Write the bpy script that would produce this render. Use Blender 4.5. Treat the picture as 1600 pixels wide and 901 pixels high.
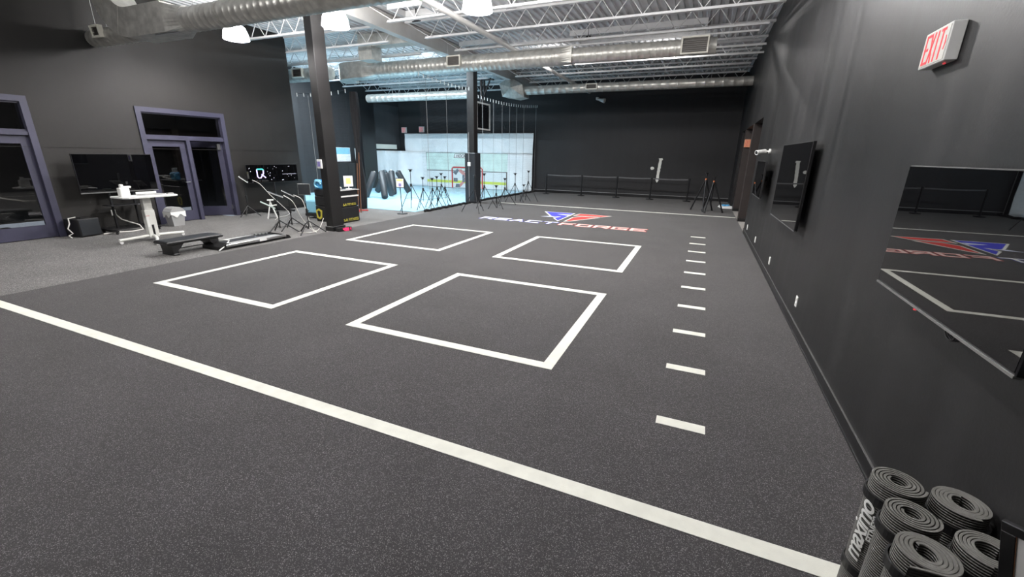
import bpy, math, random
from mathutils import Vector, Matrix
random.seed(7)
S = bpy.context.scene
for o in list(bpy.data.objects): bpy.data.objects.remove(o)
PI = math.pi
# ------------------------------------------------------------------ camera
cd = bpy.data.cameras.new('camera'); cam = bpy.data.objects.new('camera', cd); S.collection.objects.link(cam)
cd.sensor_width = 36; cd.sensor_fit = 'HORIZONTAL'; cd.lens = 662.56 / 1600 * 36
cd.clip_start = 0.05; cd.clip_end = 100
cam.matrix_world = Matrix.Translation((0, 0, 1.83)) @ Matrix.Rotation(math.radians(23.283), 4, 'Z') @ Matrix.Rotation(math.radians(90 - 17.499), 4, 'X') @ Matrix.Rotation(math.radians(1.0), 4, 'Z')
S.camera = cam
# ------------------------------------------------------------------ world and exposure
w = bpy.data.worlds.new('world'); S.world = w; w.use_nodes = True
w.node_tree.nodes['Background'].inputs[0].default_value = (.75, .85, 1, 1)
w.node_tree.nodes['Background'].inputs[1].default_value = .25
S.view_settings.view_transform = 'Standard'; S.view_settings.look = 'None'
S.view_settings.gamma = 1; S.view_settings.use_curve_mapping = False
S.view_settings.exposure = 0.6
# lamp powers
P_DOWN, P_UP = 270, 112          # the dome lamps of the main hall
P_BAY_DOWN, P_BAY_UP = 195, 20   # the cooler lamps over the ice bay
LAMPS = [(-9.93, 7.31), (-7.02, 7.31), (-3.93, 7.42), (-.85, 7.4),
         (-3.93, 1.6), (-.85, 1.6), (-8.9, 1.6)]
BAY_LAMPS = [(-14.4, 14.0), (-12.0, 14.0), (-9.6, 14.0)]
FAR_FILL = [(-5.0, 14.55), (-1.6, 14.55)]  # added fill lights to brighten the far turf, hidden behind the middle duct
# ------------------------------------------------------------------ helpers
def prop(o, label=None, cat=None, group=None, kind=None):
    if label: o['label'] = label
    if cat: o['category'] = cat
    if group: o['group'] = group
    if kind: o['kind'] = kind
    return o
def link(o, parent=None):
    S.collection.objects.link(o)
    if parent is not None: o.parent = parent
    return o
def empty(name, loc, rz=0, label=None, cat=None, group=None):
    o = bpy.data.objects.new(name, None); o.location = loc; o.rotation_euler = (0, 0, rz); o.empty_display_size = .1
    link(o); return prop(o, label, cat, group)
class MB:
    def __init__(s): s.v = []; s.f = []; s.sm = []
    def add(s, vs, fs, smooth=False, M=None):
        b = len(s.v)
        s.v += [tuple(M @ Vector(v)) if M is not None else tuple(v) for v in vs]
        s.f += [tuple(b + i for i in f) for f in fs]; s.sm += [smooth] * len(fs); return s
    def box(s, x0, x1, y0, y1, z0, z1, M=None, c=0):
        if c:
            # chamfered box: 24 verts
            import itertools
            P = []; idx = {}
            for ax in range(3):
                for sx in (0, 1):
                    for sy in (0, 1):
                        for sz in (0, 1):
                            p = [x0 if not sx else x1, y0 if not sy else y1, z0 if not sz else z1]
                            sg = [1 if not sx else -1, 1 if not sy else -1, 1 if not sz else -1]
                            for a in range(3):
                                if a != ax: p[a] += sg[a] * c
                            idx[(ax, sx, sy, sz)] = len(P); P.append(p)
            F = []
            for s2 in (0, 1):
                F.append([idx[(0, s2, a, b)] for a, b in ((0, 0), (1, 0), (1, 1), (0, 1))])
                F.append([idx[(1, a, s2, b)] for a, b in ((0, 0), (1, 0), (1, 1), (0, 1))])
                F.append([idx[(2, a, b, s2)] for a, b in ((0, 0), (1, 0), (1, 1), (0, 1))])
            for a in (0, 1):
                for b in (0, 1):
                    F.append([idx[(0, a, b, 0)], idx[(1, a, b, 0)], idx[(1, a, b, 1)], idx[(0, a, b, 1)]])
                    F.append([idx[(0, a, 0, b)], idx[(2, a, 0, b)], idx[(2, a, 1, b)], idx[(0, a, 1, b)]])
                    F.append([idx[(1, 0, a, b)], idx[(2, 0, a, b)], idx[(2, 1, a, b)], idx[(1, 1, a, b)]])
                    for q in (0, 1): F.append([idx[(0, a, b, q)], idx[(1, a, b, q)], idx[(2, a, b, q)]])
            return s.add(P, F, False, M)
        vs = [(x, y, z) for z in (z0, z1) for y in (y0, y1) for x in (x0, x1)]
        return s.add(vs, [(0, 2, 3, 1), (4, 5, 7, 6), (0, 1, 5, 4), (2, 6, 7, 3), (0, 4, 6, 2), (1, 3, 7, 5)], False, M)
    def cbox(s, c, d, M=None, ch=0):
        return s.box(c[0]-d[0]/2, c[0]+d[0]/2, c[1]-d[1]/2, c[1]+d[1]/2, c[2]-d[2]/2, c[2]+d[2]/2, M, ch)
    def rings(s, R, closed=True, caps=True, smooth=True, M=None):
        n = len(R[0]); vs = [p for r in R for p in r]; fs = []
        for i in range(len(R) - 1):
            for j in range(n if closed else n - 1):
                k = (j + 1) % n; fs.append((i*n+j, i*n+k, (i+1)*n+k, (i+1)*n+j))
        s.add(vs, fs, smooth, M)
        if caps and closed:
            s.add(R[0], [tuple(range(n))[::-1]], False, M); s.add(R[-1], [tuple(range(n))], False, M)
        return s
    def tube(s, pts, r, n=10, caps=True, M=None, radii=None):
        pts = [Vector(p) for p in pts]; R = []; N = None
        for i, p in enumerate(pts):
            t = (pts[min(i+1, len(pts)-1)] - pts[max(i-1, 0)]).normalized()
            if N is None:
                N = t.orthogonal().normalized()
            N = (N - t * N.dot(t)).normalized(); B = t.cross(N)
            rr = radii[i] if radii else r
            R.append([tuple(p + N * (rr * math.cos(2*PI*j/n)) + B * (rr * math.sin(2*PI*j/n))) for j in range(n)])
        return s.rings(R, True, caps, True, M)
    def bar(s, a, b, wd, M=None):   # square bar
        return s.tube([a, b], wd * .7071, 4, True, M)
    def lathe(s, prof, c=(0, 0, 0), n=24, M=None, caps=False):
        R = [[(c[0] + r*math.cos(2*PI*j/n), c[1] + r*math.sin(2*PI*j/n), c[2] + z) for j in range(n)] for r, z in prof]
        return s.rings(R, True, caps, True, M)
    def prism(s, poly, h0, h1, f=lambda x, y, h: (x, y, h), M=None):
        n = len(poly); vs = [f(x, y, h0) for x, y in poly] + [f(x, y, h1) for x, y in poly]
        return s.add(vs, [tuple(range(n))[::-1], tuple(range(n, 2*n))] + [(i, (i+1) % n, n+(i+1) % n, n+i) for i in range(n)], False, M)
    def build(s, name, mat, parent=None, loc=None, kind=None, label=None, cat=None, group=None):
        me = bpy.data.meshes.new(name); me.from_pydata(s.v, [], s.f); me.update()
        import bmesh
        bm = bmesh.new(); bm.from_mesh(me); bmesh.ops.recalc_face_normals(bm, faces=bm.faces); bm.to_mesh(me); bm.free()
        me.polygons.foreach_set('use_smooth', s.sm); me.materials.append(mat)
        o = bpy.data.objects.new(name, me)
        if loc: o.location = loc
        link(o, parent); return prop(o, label, cat, group, kind)
def copy_tree(o, parent=None):
    c = o.copy(); link(c)
    c.parent = parent
    for ch in list(o.children): copy_tree(ch, c)
    return c
def RZ(a): return Matrix.Rotation(a, 4, 'Z')
def T(x, y, z): return Matrix.Translation((x, y, z))
# ------------------------------------------------------------------ materials
def mat(name, col=(.5, .5, .5), rough=.6, metal=0, spec=.5, emit=None, es=1, noise=None, bump=None, trans=0, alpha=1):
    m = bpy.data.materials.new(name); m.use_nodes = True; nt = m.node_tree; b = nt.nodes['Principled BSDF']
    b.inputs['Base Color'].default_value = (*col, 1); b.inputs['Roughness'].default_value = rough
    b.inputs['Metallic'].default_value = metal; b.inputs['Specular IOR Level'].default_value = spec
    b.inputs['Transmission Weight'].default_value = trans; b.inputs['Alpha'].default_value = alpha
    if emit: b.inputs['Emission Color'].default_value = (*emit, 1); b.inputs['Emission Strength'].default_value = es
    tc = nt.nodes.new('ShaderNodeTexCoord')
    if noise:   # (scale, low, high multipliers, (sx,sy,sz))
        mp = nt.nodes.new('ShaderNodeMapping'); mp.inputs['Scale'].default_value = noise[3] if len(noise) > 3 else (1, 1, 1)
        n = nt.nodes.new('ShaderNodeTexNoise'); n.inputs['Scale'].default_value = noise[0]; n.inputs['Detail'].default_value = 4
        r = nt.nodes.new('ShaderNodeValToRGB'); r.color_ramp.elements[0].position = .3; r.color_ramp.elements[1].position = .7
        r.color_ramp.elements[0].color = (*[c*noise[1] for c in col], 1); r.color_ramp.elements[1].color = (*[min(1, c*noise[2]) for c in col], 1)
        nt.links.new(tc.outputs['Object'], mp.inputs[0]); nt.links.new(mp.outputs[0], n.inputs['Vector'])
        nt.links.new(n.outputs[0], r.inputs[0]); nt.links.new(r.outputs[0], b.inputs['Base Color'])
    if bump:    # (scale, strength, distance)
        n2 = nt.nodes.new('ShaderNodeTexNoise'); n2.inputs['Scale'].default_value = bump[0]; n2.inputs['Detail'].default_value = 3
        bp = nt.nodes.new('ShaderNodeBump'); bp.inputs['Strength'].default_value = bump[1]; bp.inputs['Distance'].default_value = bump[2]
        nt.links.new(tc.outputs['Object'], n2.inputs['Vector']); nt.links.new(n2.outputs[0], bp.inputs['Height']); nt.links.new(bp.outputs[0], b.inputs['Normal'])
    return m
def speckle(name, base, fleck, dens, scale, rough=.95, bs=.6, patch=.12):
    m = bpy.data.materials.new(name); m.use_nodes = True; nt = m.node_tree; b = nt.nodes['Principled BSDF']; L = nt.links.new
    b.inputs['Roughness'].default_value = rough; b.inputs['Specular IOR Level'].default_value = .25
    b.inputs['Sheen Weight'].default_value = .12; b.inputs['Sheen Roughness'].default_value = .6; b.inputs['Sheen Tint'].default_value = (.9, .87, .84, 1)
    tc = nt.nodes.new('ShaderNodeTexCoord')
    v = nt.nodes.new('ShaderNodeTexVoronoi'); v.inputs['Scale'].default_value = scale; L(tc.outputs['Object'], v.inputs['Vector'])
    sep = nt.nodes.new('ShaderNodeSeparateColor'); L(v.outputs['Color'], sep.inputs[0])
    r = nt.nodes.new('ShaderNodeValToRGB'); e = r.color_ramp.elements
    e[0].position = 0; e[0].color = (*[c*.55 for c in base], 1); e[1].position = 1; e[1].color = (*fleck, 1)
    a = r.color_ramp.elements.new(1-dens); a.color = (*base, 1)
    a2 = r.color_ramp.elements.new(min(.99, 1-dens*.6)); a2.color = (*[(x+y)/2 for x, y in zip(base, fleck)], 1)
    L(sep.outputs[0], r.inputs[0])
    n = nt.nodes.new('ShaderNodeTexNoise'); n.inputs['Scale'].default_value = 1.3; n.inputs['Detail'].default_value = 5; L(tc.outputs['Object'], n.inputs['Vector'])
    mr = nt.nodes.new('ShaderNodeMapRange'); mr.inputs['From Min'].default_value = .3; mr.inputs['From Max'].default_value = .7
    mr.inputs['To Min'].default_value = 1-patch; mr.inputs['To Max'].default_value = 1+patch; L(n.outputs[0], mr.inputs[0])
    mx = nt.nodes.new('ShaderNodeVectorMath'); mx.operation = 'SCALE'; L(r.outputs[0], mx.inputs[0]); L(mr.outputs[0], mx.inputs['Scale'])
    L(mx.outputs[0], b.inputs['Base Color'])
    n2 = nt.nodes.new('ShaderNodeTexNoise'); n2.inputs['Scale'].default_value = scale*.6; L(tc.outputs['Object'], n2.inputs['Vector'])
    bp = nt.nodes.new('ShaderNodeBump'); bp.inputs['Strength'].default_value = bs; bp.inputs['Distance'].default_value = .004
    L(n2.outputs[0], bp.inputs['Height']); L(bp.outputs[0], b.inputs['Normal'])
    return m
def wallpaint(name, col, rough=.42, streak=.25):
    m = bpy.data.materials.new(name); m.use_nodes = True; nt = m.node_tree; b = nt.nodes['Principled BSDF']; L = nt.links.new
    tc = nt.nodes.new('ShaderNodeTexCoord'); mp = nt.nodes.new('ShaderNodeMapping'); mp.inputs['Scale'].default_value = (3.2, 3.2, .22)
    L(tc.outputs['Object'], mp.inputs[0])
    n = nt.nodes.new('ShaderNodeTexNoise'); n.inputs['Scale'].default_value = 1.5; n.inputs['Detail'].default_value = 5; L(mp.outputs[0], n.inputs['Vector'])
    r = nt.nodes.new('ShaderNodeValToRGB'); r.color_ramp.elements[0].position = .3; r.color_ramp.elements[1].position = .72
    r.color_ramp.elements[0].color = (*[c*(1-streak) for c in col], 1); r.color_ramp.elements[1].color = (*[c*(1+streak) for c in col], 1)
    L(n.outputs[0], r.inputs[0]); L(r.outputs[0], b.inputs['Base Color'])
    mr = nt.nodes.new('ShaderNodeMapRange'); mr.inputs['To Min'].default_value = rough-.07; mr.inputs['To Max'].default_value = rough+.1
    L(n.outputs[0], mr.inputs[0]); L(mr.outputs[0], b.inputs['Roughness'])
    n2 = nt.nodes.new('ShaderNodeTexNoise'); n2.inputs['Scale'].default_value = 60; n2.inputs['Detail'].default_value = 3; L(tc.outputs['Object'], n2.inputs['Vector'])
    bp = nt.nodes.new('ShaderNodeBump'); bp.inputs['Strength'].default_value = .25; bp.inputs['Distance'].default_value = .003
    L(n2.outputs[0], bp.inputs['Height']); L(bp.outputs[0], b.inputs['Normal'])
    b.inputs['Specular IOR Level'].default_value = .4
    return m
M = {}
M['turf'] = speckle('dark_turf', (.046, .0435, .045), (.22, .21, .21), .15, 320)
M['rubber'] = speckle('grey_rubber', (.10, .097, .094), (.38, .37, .36), .3, 170)
M['hallfloor'] = speckle('hall_floor', (.3, .28, .26), (.45, .43, .4), .2, 90)
M['tape'] = mat('white_turf_line', (.80, .80, .72), .85, noise=(9, .93, 1.05), bump=(160, .5, .003))
M['wall'] = wallpaint('black_wall_paint', (.0165, .0162, .0165))
M['wallL'] = wallpaint('warm_black_wall_paint', (.0185, .0168, .0155), .6, .14)
M['wallF'] = wallpaint('far_black_wall_paint', (.023, .0225, .024), .65, .14)
M['litwall'] = wallpaint('lit_wall_tone', (.05, .05, .053), .6, .1)  # paler tone with the light on the bay wall painted in
M['bead'] = mat('dark_glossy_bead', (.10, .10, .10), .25, bump=(40, .1, .002))
M['base'] = mat('black_cove_base', (.012, .012, .013), .3, bump=(40, .1, .002))
M['deck'] = mat('white_painted_deck', (.66, .67, .68), .85, noise=(2, .9, 1.05))
M['steel'] = mat('white_painted_steel', (.68, .68, .68), .75, noise=(5, .92, 1.05))
M['girder'] = mat('pale_painted_girder', (.60, .59, .57), .5, noise=(3, .93, 1.05))
M['colblack'] = mat('black_column_paint', (.0085, .0078, .0078), .45, noise=(3, .8, 1.2, (1, 1, .3)))
M['pad'] = mat('black_pad_vinyl', (.02, .023, .027), .45, bump=(30, .2, .003))
M['galv'] = mat('galvanised_metal', (.58, .57, .53), .36, .5, noise=(7, .75, 1.15), bump=(14, .12, .01))
M['grille'] = mat('grille_frame', (.72, .70, .62), .5, bump=(50, .05, .001))
M['louvre'] = mat('dark_louvre', (.12, .11, .10), .5, bump=(50, .05, .001))
M['door'] = mat('slate_purple_door_paint', (.047, .046, .079), .45, noise=(4, .92, 1.06))
M['blackpl'] = mat('black_plastic', (.013, .013, .014), .4, bump=(80, .1, .001))
M['blackmt'] = mat('black_metal', (.018, .018, .02), .35, .3, bump=(80, .05, .001))
M['screen'] = mat('glossy_dark_screen', (.002, .002, .0025), .012, spec=.8, bump=(2, .004, .001))
M['white'] = mat('white_plastic', (.82, .82, .80), .4, noise=(6, .95, 1.03))
M['cable'] = mat('white_cable', (.72, .70, .66), .45, noise=(6, .95, 1.03))
M['grey'] = mat('grey_plastic', (.33, .33, .33), .5, noise=(6, .95, 1.05))
M['chrome'] = mat('brushed_metal', (.6, .6, .6), .3, 1, noise=(20, .9, 1.05))
M['ice'] = mat('pale_blue_ice_panel', (.42, .70, .84), .3, noise=(1.2, .93, 1.06))
M['tarp'] = mat('white_tarp', (.86, .88, .89), .55, noise=(1.5, .93, 1.03), bump=(1.6, .6, .12))
M['red'] = mat('red_paint', (.62, .05, .05), .5, noise=(6, .95, 1.05))
M['logored'] = mat('logo_red_turf', (.62, .045, .04), .85, noise=(30, .85, 1.1))
M['logoblue'] = mat('logo_blue_turf', (.055, .055, .56), .85, noise=(30, .85, 1.1))
M['logopink'] = mat('logo_pale_red_turf', (.80, .60, .55), .85, noise=(30, .9, 1.05))
M['logopale'] = mat('logo_pale_blue_turf', (.66, .70, .82), .85, noise=(30, .9, 1.05))
M['exitred'] = mat('exit_red', (.7, .03, .04), .4, emit=(1, .08, .10), es=.3, noise=(30, .95, 1.05))
M['exitface'] = mat('exit_face', (.72, .72, .68), .4, noise=(30, .97, 1.03))
M['yellow'] = mat('yellow_print', (.60, .52, .06), .5, noise=(30, .9, 1.05))
M['wood'] = mat('varnished_wood', (.13, .055, .025), .4, noise=(4, .7, 1.3, (8, 8, 1)))
M['orange'] = mat('orange_plastic', (.55, .16, .05), .5, noise=(20, .9, 1.1))
M['brown'] = mat('dark_brown_paint', (.030, .022, .020), .5, noise=(3, .9, 1.1))
M['bluebin'] = mat('pale_blue_plastic', (.25, .55, .72), .35, noise=(5, .92, 1.05))
M['bluebag'] = mat('blue_print_fabric', (.06, .26, .62), .5, noise=(16, .4, 2.2))
M['paper'] = mat('white_paper', (.82, .82, .80), .6, noise=(30, .97, 1.02))
M['paperyel'] = mat('yellow_ink', (.75, .72, .25), .6, noise=(30, .97, 1.02))
M['violet'] = mat('violet_ink', (.25, .22, .5), .6, noise=(30, .97, 1.02))
M['mural_green'] = mat('pale_green_print', (.68, .82, .76), .6, noise=(2.2, .86, 1.1))
M['mural_yellow'] = mat('yellow_green_print', (.62, .72, .12), .6, noise=(3, .95, 1.03))
M['mural_white'] = mat('ice_white_print', (.74, .79, .80), .6, noise=(3, .95, 1.03))
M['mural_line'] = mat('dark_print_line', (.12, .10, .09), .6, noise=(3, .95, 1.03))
M['mural_grey'] = mat('grey_print', (.16, .19, .22), .6, noise=(8, .6, 1.5))
M['mural_skin'] = mat('pale_red_print', (.60, .28, .26), .6, noise=(8, .8, 1.2))
M['plaster'] = mat('unpainted_wall_patch', (.82, .82, .76), .7, noise=(9, .95, 1.02), es=1)
M['dome'] = mat('lit_acrylic_dome', (.9, .9, .95), .3, emit=(.93, .93, 1.0), es=9, noise=(20, .97, 1.02))
M['lens'] = mat('lit_lamp_lens', (.8, .82, .95), .3, emit=(.62, .68, 1.0), es=.9, noise=(20, .97, 1.02))
M['traygreen'] = mat('pale_green_plastic', (.30, .36, .33), .45, noise=(9, .9, 1.1))
M['matgrey'] = mat('grey_mat_foam', (.145, .142, .13), .75, noise=(60, .82, 1.15), bump=(220, .3, .002))
def ribbed():
    m = mat('ribbed_mat_foam', (.155, .15, .138), .62); nt = m.node_tree; b = nt.nodes['Principled BSDF']; L = nt.links.new
    tc = nt.nodes.new('ShaderNodeTexCoord'); wv = nt.nodes.new('ShaderNodeTexWave'); wv.bands_direction = 'Z'; wv.inputs['Scale'].default_value = 30
    wv.inputs['Distortion'].default_value = 0
    bp = nt.nodes.new('ShaderNodeBump'); bp.inputs['Strength'].default_value = 1; bp.inputs['Distance'].default_value = .004
    L(tc.outputs['Object'], wv.inputs['Vector']); L(wv.outputs[0], bp.inputs['Height']); L(bp.outputs[0], b.inputs['Normal'])
    r = nt.nodes.new('ShaderNodeValToRGB'); r.color_ramp.elements[0].color = (.03, .028, .025, 1); r.color_ramp.elements[1].color = (.145, .14, .128, 1)
    r.color_ramp.elements[0].position = .1; r.color_ramp.elements[1].position = .5
    L(wv.outputs[0], r.inputs[0]); L(r.outputs[0], b.inputs['Base Color']); return m
M['ribbed'] = ribbed()
def glassmat(name, col=(.02, .02, .022), f=.85):
    m = bpy.data.materials.new(name); m.use_nodes = True; nt = m.node_tree; L = nt.links.new
    nt.nodes.remove(nt.nodes['Principled BSDF']); out = nt.nodes['Material Output']
    t = nt.nodes.new('ShaderNodeBsdfTransparent'); t.inputs[0].default_value = (f, f, f, 1)
    g = nt.nodes.new('ShaderNodeBsdfGlossy'); g.inputs['Roughness'].default_value = .02
    fr = nt.nodes.new('ShaderNodeFresnel'); fr.inputs[0].default_value = 1.6
    mx = nt.nodes.new('ShaderNodeMixShader'); L(fr.outputs[0], mx.inputs[0]); L(t.outputs[0], mx.inputs[1]); L(g.outputs[0], mx.inputs[2]); L(mx.outputs[0], out.inputs[0])
    return m
M['glass'] = glassmat('window_glass')
def netmat():
    m = bpy.data.materials.new('black_net_cord'); m.use_nodes = True; nt = m.node_tree; L = nt.links.new; b = nt.nodes['Principled BSDF']
    b.inputs['Base Color'].default_value = (.02, .022, .028, 1); b.inputs['Roughness'].default_value = .7
    tc = nt.nodes.new('ShaderNodeTexCoord'); sp = nt.nodes.new('ShaderNodeSeparateXYZ'); L(tc.outputs['Object'], sp.inputs[0])
    res = []
    for ax in (0, 2):
        mu = nt.nodes.new('ShaderNodeMath'); mu.operation = 'MULTIPLY'; mu.inputs[1].default_value = 22; L(sp.outputs[ax], mu.inputs[0])
        fr = nt.nodes.new('ShaderNodeMath'); fr.operation = 'FRACT'; L(mu.outputs[0], fr.inputs[0])
        lt = nt.nodes.new('ShaderNodeMath'); lt.operation = 'LESS_THAN'; lt.inputs[1].default_value = .06; L(fr.outputs[0], lt.inputs[0]); res.append(lt)
    mxm = nt.nodes.new('ShaderNodeMath'); mxm.operation = 'MAXIMUM'; L(res[0].outputs[0], mxm.inputs[0]); L(res[1].outputs[0], mxm.inputs[1])
    L(mxm.outputs[0], b.inputs['Alpha']); return m
M['net'] = netmat()
M['netblack'] = mat('gathered_net_cord', (.007, .007, .009), .9, bump=(60, .5, .01))
# ------------------------------------------------------------------ setting
XR, XL, XB = 1.16, -12.39, -16.4
YN, YC, YF = -2.6, 10.7, 21.3
ZD = 5.2
XT = -8.02          # turf edge
def slab(name, boxes, m, **k):
    b = MB()
    for q in boxes: b.box(*q)
    return b.build(name, m, kind='structure', **k)
slab('floor', [(XT, XR+.0, YN, YF, -.1, 0)], M['turf'])
slab('floor_rubber', [(XL, XT, YN, YC, -.1, -.002), (XL-2.5, XL, 6.5, 8.1, -.1, -.004), (XL-2.5, XL, 1.5, 4.4, -.1, -.004), (XB, XT, YC, 11.5, -.1, -.002)], M['rubber'])
slab('floor_ice', [(XB, -8.42, 11.5, YF, -.1, .012)], M['ice'])
slab('floor_ice_edge', [(-8.42, XT, 11.5, YF, -.1, -.001)], M['rubber'])
slab('floor_beyond_opening', [(XR, 5.5, 11, YF, -.1, -.003)], M['hallfloor'])
# right wall with its wide opening towards the far end
OY0, OY1, OZ = 12.55, 19.3, 2.80
slab('wall_right', [(XR, XR+.2, YN, OY0, 0, ZD+.1), (XR, XR+.2, OY0, OY1, OZ, ZD+.1), (XR, XR+.2, OY1, YF, 0, ZD+.1)], M['wall'])
slab('wall_far', [(XB, XR+5, YF, YF+.2, 0, ZD+.1)], M['wallF'])
slab('wall_beyond_opening', [(5.4, 5.6, 11, YF, 0, ZD), (XR+.2, 5.6, 10.9, 11.0, 0, ZD)], M['wallF'])
slab('ceiling_beyond_opening', [(XR+.2, 5.6, 11, YF, 3.3, 3.4)], M['wallF'])
slab('wall_near', [(XL, XR+.2, YN-.2, YN, 0, ZD+.1)], M['wallL'])
D2 = (6.27, 8.36, 2.77); D1 = (2.55, 4.47, 2.77)
slab('wall_left', [(XL-.25, XL, YN, D1[0], 0, ZD+.1), (XL-.25, XL, D1[0], D1[1], D1[2], ZD+.1), (XL-.25, XL, D1[1], D2[0], 0, ZD+.1),
                   (XL-.25, XL, D2[0], D2[1], D2[2], ZD+.1), (XL-.25, XL, D2[1], YC, 0, ZD+.1)], M['wallL'])
slab('wall_bay_front', [(XB, XL-.25, YC-.2, YC, 0, ZD+.1)], M['wallL'])
slab('wall_bay_left', [(XB-.2, XB, YC-.2, YF, 0, ZD+.1)], M['wallF'])
slab('wall_side_rooms', [(XL-3.2, XL-3.1, 1, 9, 0, 3.2), (XL-3.1, XL-.25, 1, 1.1, 0, 3.2), (XL-3.1, XL-.25, 5.3, 5.4, 0, 3.2), (XL-3.1, XL-.25, 8.9, 9, 0, 3.2), (XL-3.1, XL-.25, 1, 9, 3.2, 3.3)], M['wallL'])
slab('trim_bay_lit_patch', [(XB, XB+.02, 18.85, 21.25, 2.0, 4.3)], M['litwall'])  # stands for the lit stretch of bay wall, its brightness put into the colour
slab('trim_bay_black_pier', [(XB, XB+.4, 17.75, 18.75, 0, 4.35)], M['base'])
slab('trim_left_wall_step', [(XL, XL+.012, YN, YC, 1.82, 1.826)], M['wallL'])
# opening piers
slab('trim_opening_pier_near', [(XR, XR+.32, 14.7, 15.05, .1, OZ)], M['brown'])
slab('trim_opening_pier_near_base', [(XR-.01, XR+.33, 14.69, 15.06, 0, .1)], M['base'])
slab('trim_opening_pier_far', [(XR, XR+.3, 17.6, 18.0, .1, OZ)], M['brown'])
slab('trim_opening_pier_far_base', [(XR-.01, XR+.31, 17.59, 18.01, 0, .1)], M['base'])
slab('trim_opening_header', [(XR+.2, XR+.5, OY0, OY1, OZ-.35, OZ)], M['brown'])
# baseboards
def baseboard(name, boxes): return slab(name, boxes, M['base'])
baseboard('baseboard_right', [(XR-.012, XR, YN, OY0, 0, .10), (XR-.018, XR, YN, OY0, 0, .012)])
baseboard('baseboard_far', [(XT, XR, YF-.015, YF, 0, .13)])
slab('trim_far_baseboard_bead', [(XT, XR, YF-.018, YF-.002, .13, .145)], M['grey'])
baseboard('baseboard_left', [(XL, XL+.012, YN, D1[0]-.0, 0, .1), (XL, XL+.012, D1[1], D2[0], 0, .1), (XL, XL+.012, D2[1], YC, 0, .1)])
slab('trim_right_baseboard_bead', [(XR-.014, XR-.001, YN, OY0, .10, .105)], M['bead'])
# ceiling deck, corrugated along Y
b = MB(); x = XB; prof = []
per = .19
while x < XR + .19:
    prof += [(x, ZD), (x+.075, ZD), (x+.09, ZD+.045), (x+.175, ZD+.045)]; x += per
b.add([(x, y, z) for y in (YN, YF) for x, z in prof], [(i, i+1, len(prof)+i+1, len(prof)+i) for i in range(len(prof)-1)])
b.box(XB-.2, XR+.2, YN, YF, ZD+.1, ZD+.2)
b.build('ceiling', M['deck'], kind='structure')
# roof openings framed in the deck
for i, (x0, x1, y0, y1) in enumerate(((-4.0, -.4, 13.1, 14.2), (-7.6, -6.2, 13.1, 13.7), (-7.4, -6.4, 9.4, 10.1))):
    fr = MB(); t = .06
    fr.box(x0, x1, y0, y0+t, ZD-.14, ZD-.005).box(x0, x1, y1-t, y1, ZD-.14, ZD-.005).box(x0, x0+t, y0+t, y1-t, ZD-.14, ZD-.005).box(x1-t, x1, y0+t, y1-t, ZD-.14, ZD-.005)
    fr.build('trim_%d' % (i+1), M['steel'], kind='structure')
# ------------------------------------------------------------------ steelwork
def joist(x0, x1, y, label):
    zt, zb = ZD-.03, 4.72
    r = empty('roof_joist', ((x0+x1)/2, y, zb), 0, label, 'joist', 'open web joists under the roof deck')
    Mx = T(-(x0+x1)/2, -y, -zb)
    MB().box(x0, x1, y-.05, y+.05, zt-.05, zt, Mx).build('top_chord', M['steel'], r)
    xb0, xb1 = x0+(.6 if x0 < -7.5 and x0 > -8 else .35), x1-.25
    bc = MB(); bc.box(xb0, xb1, y-.045, y+.045, zb, zb+.012, Mx).box(xb0, xb1, y-.012, y+.012, zb+.012, zb+.055, Mx); bc.build('bottom_chord', M['steel'], r)
    wb = MB(); n = max(4, int(round((xb1-xb0)/.62))); st = (xb1-xb0-.3)/n; up = False; px = xb0+.15
    wb.tube([(x0+.02, y, zt-.03), (px, y, zb+.03)], .011, 6, M=Mx)
    for i in range(n):
        wb.tube([(px, y, zb+.03), (px+st/2, y, zt-.03)], .011, 6, M=Mx).tube([(px+st/2, y, zt-.03), (px+st, y, zb+.03)], .011, 6, M=Mx); px += st
    wb.tube([(px, y, zb+.03), (x1-.02, y, zt-.03)], .011, 6, M=Mx)
    wb.build('web', M['steel'], r)
ordn = ['nearest', 'second', 'third', 'fourth', 'fifth', 'sixth', 'seventh', 'farthest']
for i in range(8):
    y = 9.2 + 1.52 * i
    joist(-7.84, XR-.005, y, 'white open web steel joist of the right bay, %s from the camera' % ordn[i])
    joist(XL if y < YC else XB, -8.2, y, 'white open web steel joist over the left bay, %s from the camera' % ordn[i])
def girder(x, y0, y1, label):
    r = empty('roof_girder', (x, (y0+y1)/2, 4.8), 0, label, 'girder'); Mx = T(-x, -(y0+y1)/2, -4.8)
    MB().box(x-.006, x+.006, y0, y1, 4.83, ZD-.02, Mx).build('web_plate', M['girder'], r)
    MB().box(x-.11, x+.11, y0, y1, 4.81, 4.83, Mx).build('bottom_flange', M['girder'], r)
    MB().box(x-.11, x+.11, y0, y1, ZD-.02, ZD-.002, Mx).build('top_flange', M['girder'], r)
girder(-8.0, 5.2, YF-.01, 'wide pale I beam girder running over the two black columns')
b = MB(); px, pz = -5.38, 4.66
b.tube([(px, 3, pz), (px, 8.4, pz)], .062, 16).tube([(px, 8.4, pz), (px, 8.55, pz)], .075, 16).tube([(px, 8.55, pz), (px, YF-.02, pz)], .062, 16)
prop(b.build('roof_drain_pipe', M['girder']), 'thick pale round pipe running lengthwise below the joists', 'pipe')
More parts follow.
